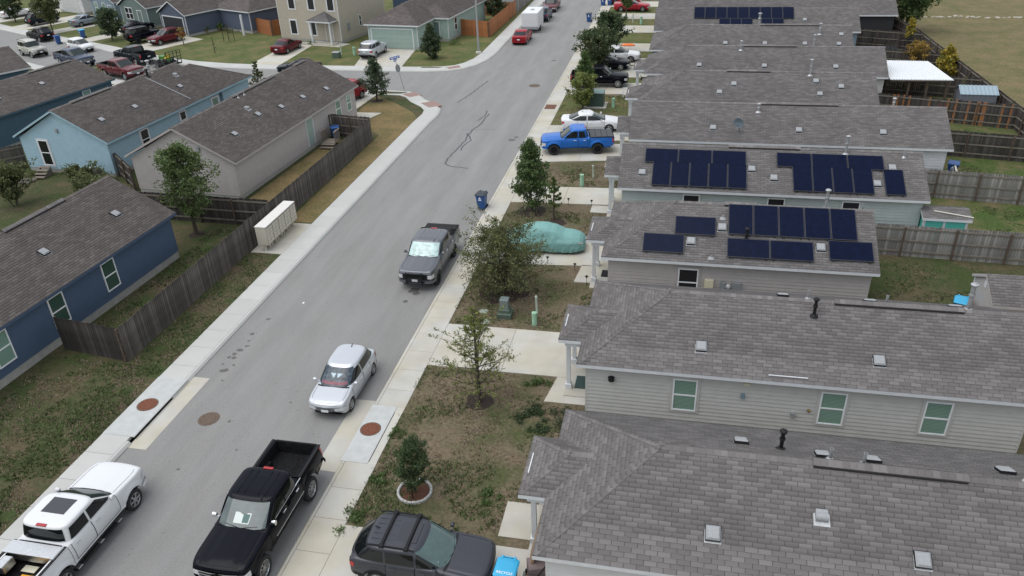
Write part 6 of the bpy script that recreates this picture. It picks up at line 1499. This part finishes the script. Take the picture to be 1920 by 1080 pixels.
for i in range(nr):
    a0,a1=i/nr,(i+.55)/nr
    for f0,f1,dz in ((a0,a1,.03),(a1,(i+1)/nr,0)):
        A=Vector(cv[3]).lerp(Vector(cv[2]),f0);B=Vector(cv[3]).lerp(Vector(cv[2]),f1);C=Vector(cv[0]).lerp(Vector(cv[1]),f1);D=Vector(cv[0]).lerp(Vector(cv[1]),f0)
        m.add([(p.x,p.y,2.55+dz) for p in (A,B,C,D)]+[(p.x,p.y,2.5) for p in (A,B,C,D)],[(0,1,2,3),(7,6,5,4),(0,4,5,1),(1,5,6,2),(2,6,7,3),(3,7,4,0)])
m.build('canopy_roof',mat('canopy_white',(.66,.68,.70),.5),t)
MB().bar((16.7,68.75,2.42),(21.2,68.8,2.42),.08,.16).bar((17.2,74.8,2.42),(20.8,74.7,2.42),.08,.16).build('beam',POSTM,t)
for x,y in ((18.2,69.0),(19.6,69.0),(21.1,69.0),(20.7,74.6)): MB().box(x-.07,x+.07,y-.07,y+.07,0,2.4).build('post',POSTM,t)
t=thing('wooden_deck','brown wooden deck under the white canopy','deck',(16.9,69.3,-.03)); 
for i in range(18): MB().box(0,3.4,i*.15,i*.15+.135,0,.16).build('deck_board',mat('deck_wood',(.16,.10,.06),.9,var=.2,island=.2),t)
o=None
bm=bmesh.new(); bmesh.ops.create_icosphere(bm,subdivisions=3,radius=.3)
for v in bm.verts: v.co=Vector((v.co.x*1.5,v.co.y*.8,max(-.2,v.co.z*.75)))*(1+.12*math.sin(v.co.x*17+v.co.y*13))
me=bpy.data.meshes.new('cloth_bundle'); bm.to_mesh(me); bm.free(); me.materials.append(mat('bundle_white',(.6,.6,.57),.9))
link('cloth_bundle',me,None,(19.0,68.4,.2),label='white bundle lying on the deck under the canopy',cat='bundle')
t=thing('toy_chair','small bright pink plastic garden seat under the canopy edge','toy',(20.9,68.2,-.03)); PK=mat('pink_plastic',(.62,.03,.16),.4)
MB().bbox(-.25,.25,-.25,.25,.32,.38,.03).build('seat',PK,t); MB().bbox(-.25,.25,.18,.25,.38,.8,.04).build('backrest',PK,t)
for x in (-.2,.2):
    for y in (-.2,.2): MB().bar((x,y,0),(x,y,.33),.05).build('leg',PK,t)
t=thing('garden_chair','white plastic lounger in the far back yard','chair',(19.8,86.2,-.03),R(10)); PW=MATS['canopy_white']
MB().bbox(-.4,.4,-.3,.3,.3,.37,.03).build('seat',PW,t); o=MB().bbox(-.06,0,-.3,.3,.35,.85,.03).build('backrest',PW,t); o.location=(-.38,0,0)
for x in (-.3,.3):
    for y in (-.25,.25): MB().bar((x,y,0),(x,y,.3),.05).build('leg',PW,t)
o=MB().bbox(-.7,.7,-.2,.2,0,.12,.03).build('white_plank',PW,None,label='white board lying in the far back yard',cat='board'); o.location=(21.7,85.6,0); o.rotation_euler=(0,0,R(-12))
# trampoline-like dark frame in far yard
t=thing('trampoline_frame','black play frame with thin poles in the far back yard','play frame',(20.3,87.6,-.03))
b=MB(); b.tube([(1.9*math.cos(a),1.3*math.sin(a),.8) for a in np.linspace(0,2*math.pi,20)],.03,5)
for a in np.linspace(0,2*math.pi,9)[:-1]: b.tube([(1.9*math.cos(a),1.3*math.sin(a),0),(1.9*math.cos(a),1.3*math.sin(a),1.9)],.025,5)
b.tube([(1.9*math.cos(a),1.3*math.sin(a),1.9) for a in np.linspace(0,2*math.pi,20)],.02,5); b.build('frame',BLACK,t)
MB().lathe([(1.2,.78),(.001,.76)],20).build('mat',BLACK,t)
# gates at R5 and R4 side yards
for lb,x,y in (('dark side gate with a pale cap beside the white-walled house',17.2,50.7),('dark side gate at the back corner of the taupe solar house',9.6,41.1)):
    t=thing('side_gate',lb,'gate',(x,y,-.03),R(80)); 
    for i in range(6): MB().box(i*.15,i*.15+.14,-.01,.01,0,1.55).build('board',WOODD,t)
    MB().box(-.05,1.0,-.05,.05,1.55,1.6).build('cap_board',mat('pale_plank2',(.45,.42,.36),.8),t); MB().box(-.1,0,-.05,.05,0,1.55).build('post',POSTM,t)
# steps
def steps(label,x,y,head,n=4,w_=1.0,rail=False):
    t=thing('back_steps',label,'steps',(x,y,-.03),R(head)); WD=mat('step_wood',(.19,.16,.13),.95,var=.2,scale=3)
    for k in range(n): MB().bbox(.28*k,.28*k+.3,-w_/2,w_/2,.16*(n-k)-.05,.16*(n-k),.01).build('tread',WD,t)
    for s in (-1,1): MB().add([(0,s*w_/2*.9,0),(.28*n,s*w_/2*.9,0),(.28*n,s*w_/2*.9,.1),(0,s*w_/2*.9,.16*n-.05)],[(0,1,2,3)]).build('stringer',WD,t)
    if rail:
        MB().bbox(-1.1,0,-w_/2,w_/2,.16*n-.02,.16*n+.04,.01).build('landing',WD,t)
        for s in (-1,1):
            MB().bar((-1.1,s*w_/2,.16*n+.9),(0,s*w_/2,.16*n+.9),.09,.04).build('handrail',WD,t)
            for x in np.linspace(-1.05,-.05,7): MB().bar((x,s*w_/2,.0 if x in (-1.05,-.05) else .16*n),(x,s*w_/2,.16*n+.9),.04).build('baluster',WD,t)
    return t
steps('grey wooden back stair below the light blue gable door',-46.35,47.3,-85,4,.9); 
t=MB().bbox(-.6,.6,-.5,.5,0,.1,.02).build('paver_slab',mat('dark_slab',(.12,.10,.09),.9),None,label='dark slab on the grass at the foot of the grey stair',cat='paving'); t.location=(-46.9,45.7,-.02)
steps('little wooden porch step with railing on the street side of the taupe house',-27.0,55.2,-90,2,1.1,rail=True)
# covered grill
t=thing('covered_grill','black covered grill by the corner of the light blue house','grill',(-41.2,46.0,-.03)); b=MB()
rg=[[(.75*math.copysign(abs(math.cos(a))**.6,math.cos(a))*s,.4*math.copysign(abs(math.sin(a))**.6,math.sin(a))*s,z) for a in np.linspace(0,2*math.pi,20)[:-1]] for z,s in ((0,1.05),(.6,1),(.95,.95),(1.15,.6),(1.2,.15))]
b.grid(rg,wrap=True); b.add(rg[-1],[tuple(range(19))]); b.build('cover',mat('grill_cover',(.012,.012,.014),.7),t,smooth=60); MB().lathe([(.18,1.2),(.18,1.26),(.001,1.28)],10).build('white_cap',WM,t)
# clutter under nearest porch
CB=mat('cardboard',(.27,.17,.09),.9,var=.15,scale=3)
t=thing('cardboard_sheet','tall brown cardboard sheet leaning by the nearest porch','cardboard',(-3.75,17.2,0.02),R(93)); o=MB().bbox(-.6,.6,-.04,.04,0,1.75,.005).build('sheet',CB,t); o.rotation_euler=(R(12),0,0)
t=thing('porch_bench','grey slatted bench beside the nearest house wall','bench',(-3.45,15.6,0),R(90)); GW=mat('bench_grey',(.33,.34,.31),.8)
for i in range(5): MB().box(-.7,.7,-.25+i*.11,-.25+i*.11+.09,.42,.45).build('slat',GW,t)
for i in range(3): MB().box(-.7,.7,.28,.31,.55+i*.14,.65+i*.14).build('back_slat',GW,t)
for x in (-.65,.65):
    MB().box(x-.03,x+.03,-.25,-.19,0,.62).build('leg',GW,t); MB().box(x-.03,x+.03,.24,.31,0,.95).build('leg',GW,t); MB().box(x-.04,x+.04,-.27,.3,.62,.66).build('armrest',GW,t)
t=thing('folded_stroller','black and pink folded cart hidden behind the cardboard','cart',(-3.35,16.75,0),R(20)); MB().bbox(-.35,.35,-.25,.25,.35,.85,.06).build('bag',mat('cart_pink',(.16,.12,.12),.8),t); MB().tube([(-.4,.25,0),(.2,.25,.9),(.35,.25,1.0)],.02,6).tube([(-.4,-.25,0),(.2,-.25,.9),(.35,-.25,1.0)],.02,6).build('frame',BLACK,t)
for x,y in ((-.3,.3),(-.3,-.3),(.3,.3),(.3,-.3)):
    o=MB().lathe([(.02,-.03),(.12,-.03),(.12,.03),(.02,.03)],12,'y').build('wheel',RUBBER,t); o.location=(x,y,.12)
for lb,x,y,w_,dd,m in [('green door mat on the second porch',-3.35,27.3,.5,.9,mat('mat_green',(.04,.07,.065),.95)),('black door mat on the third porch',-3.3,37.2,.45,.75,BLACK)]:
    o=MB().bbox(-w_/2,w_/2,-dd/2,dd/2,0,.02,.005).build('door_mat',m,None,label=lb,cat='door mat'); o.location=(x,y,.042)
# planters by the slate house, white blossoms, orange toy
for i,(lb,x,y,c) in enumerate([('terracotta pot nearest the slate garage',-62.9,96.6,(.25,.08,.05)),('dark pot at the slate garage corner',-63.6,95.6,(.02,.025,.04)),('small brown pot by the slate wall',-62.1,97.3,(.2,.1,.07)),('pot with a bush before the slate porch post',-60.7,98.6,(.14,.09,.06))]):
    t=thing('plant_pot',lb,'plant pot',(x-.2,y-.6,-.03)); MB().lathe([(.001,0),(.16,0),(.24,.4),(.27,.4),(.27,.45),(.2,.45)],12).build('pot',mat('pot%d'%i,c,.8),t,smooth=40)
    rs=np.random.RandomState(90+i); C=rs.normal(size=(160,3))*np.array([.18,.18,.16])+np.array([0,0,.65]); d_=rs.normal(size=(160,3))*.07; e_=rs.normal(size=(160,3))*.05
    link('foliage',fastmesh('foliage',np.stack([C-d_,C+e_,C+d_,C-e_],1).reshape(-1,3),np.arange(640).reshape(-1,4),LM['mid']),t)
clump('dark shrub bed beside the tan house porch',-44.3,90.6,.7,.6,'mid',700,70,'shrub_bed'); clump('low green shrub behind the dark corner evergreen',-26.6,91.6,1.0,.7,'mid',900,71,'shrub_bed'); clump('row of low green grass inside the orange fence',-25.9,99.5,1.2,.7,'mid',1200,72,'shrub_bed'); clump('flower bed under the slate house wall',-59.2,97.2,.9,.7,'olive',600,73,'shrub_bed')
o=MB().lathe([(.001,0),(.45,.0),(.5,.1),(.3,.22),(.001,.25)],10).build('orange_toy',mat('orange_plastic',(.8,.16,.02),.5),None,label='bright orange toy lying on a far front lawn',cat='toy',smooth=40); o.location=(-6.2,91.3,-.02); o.scale=(1.6,.7,1)
t=thing('folding_frame','white folding frame on the lawn by the sixth porch','frame',(-4.6,70.6,-.03)); MB().bar((-.5,0,0),(-.5,0,.9),.06).bar((.5,0,0),(.5,0,.9),.06).bar((-.5,0,.9),(.5,0,.9),.06).bar((-.5,0,.3),(.5,0,.3),.06).build('frame_bars',WM,t)
t=thing('hose_reel','dark hose reel cart behind the far porch post','hose reel',(-3.6,77.0,-.03)); MB().lathe([(.35,-.2),(.35,.2)],14,'y',(0,0,.5)).bbox(-.3,.3,-.25,.25,.0,.2,.03).build('reel',BLACK,t)
o=MB().bbox(-.02,.02,-.35,.35,0,.004,.001).build('paper_scrap',WM,None,label='scrap of white paper on the road near the mailboxes',cat='litter'); o.location=(-18.6,32.2,ZR+.004); o.scale=(2,.2,1)
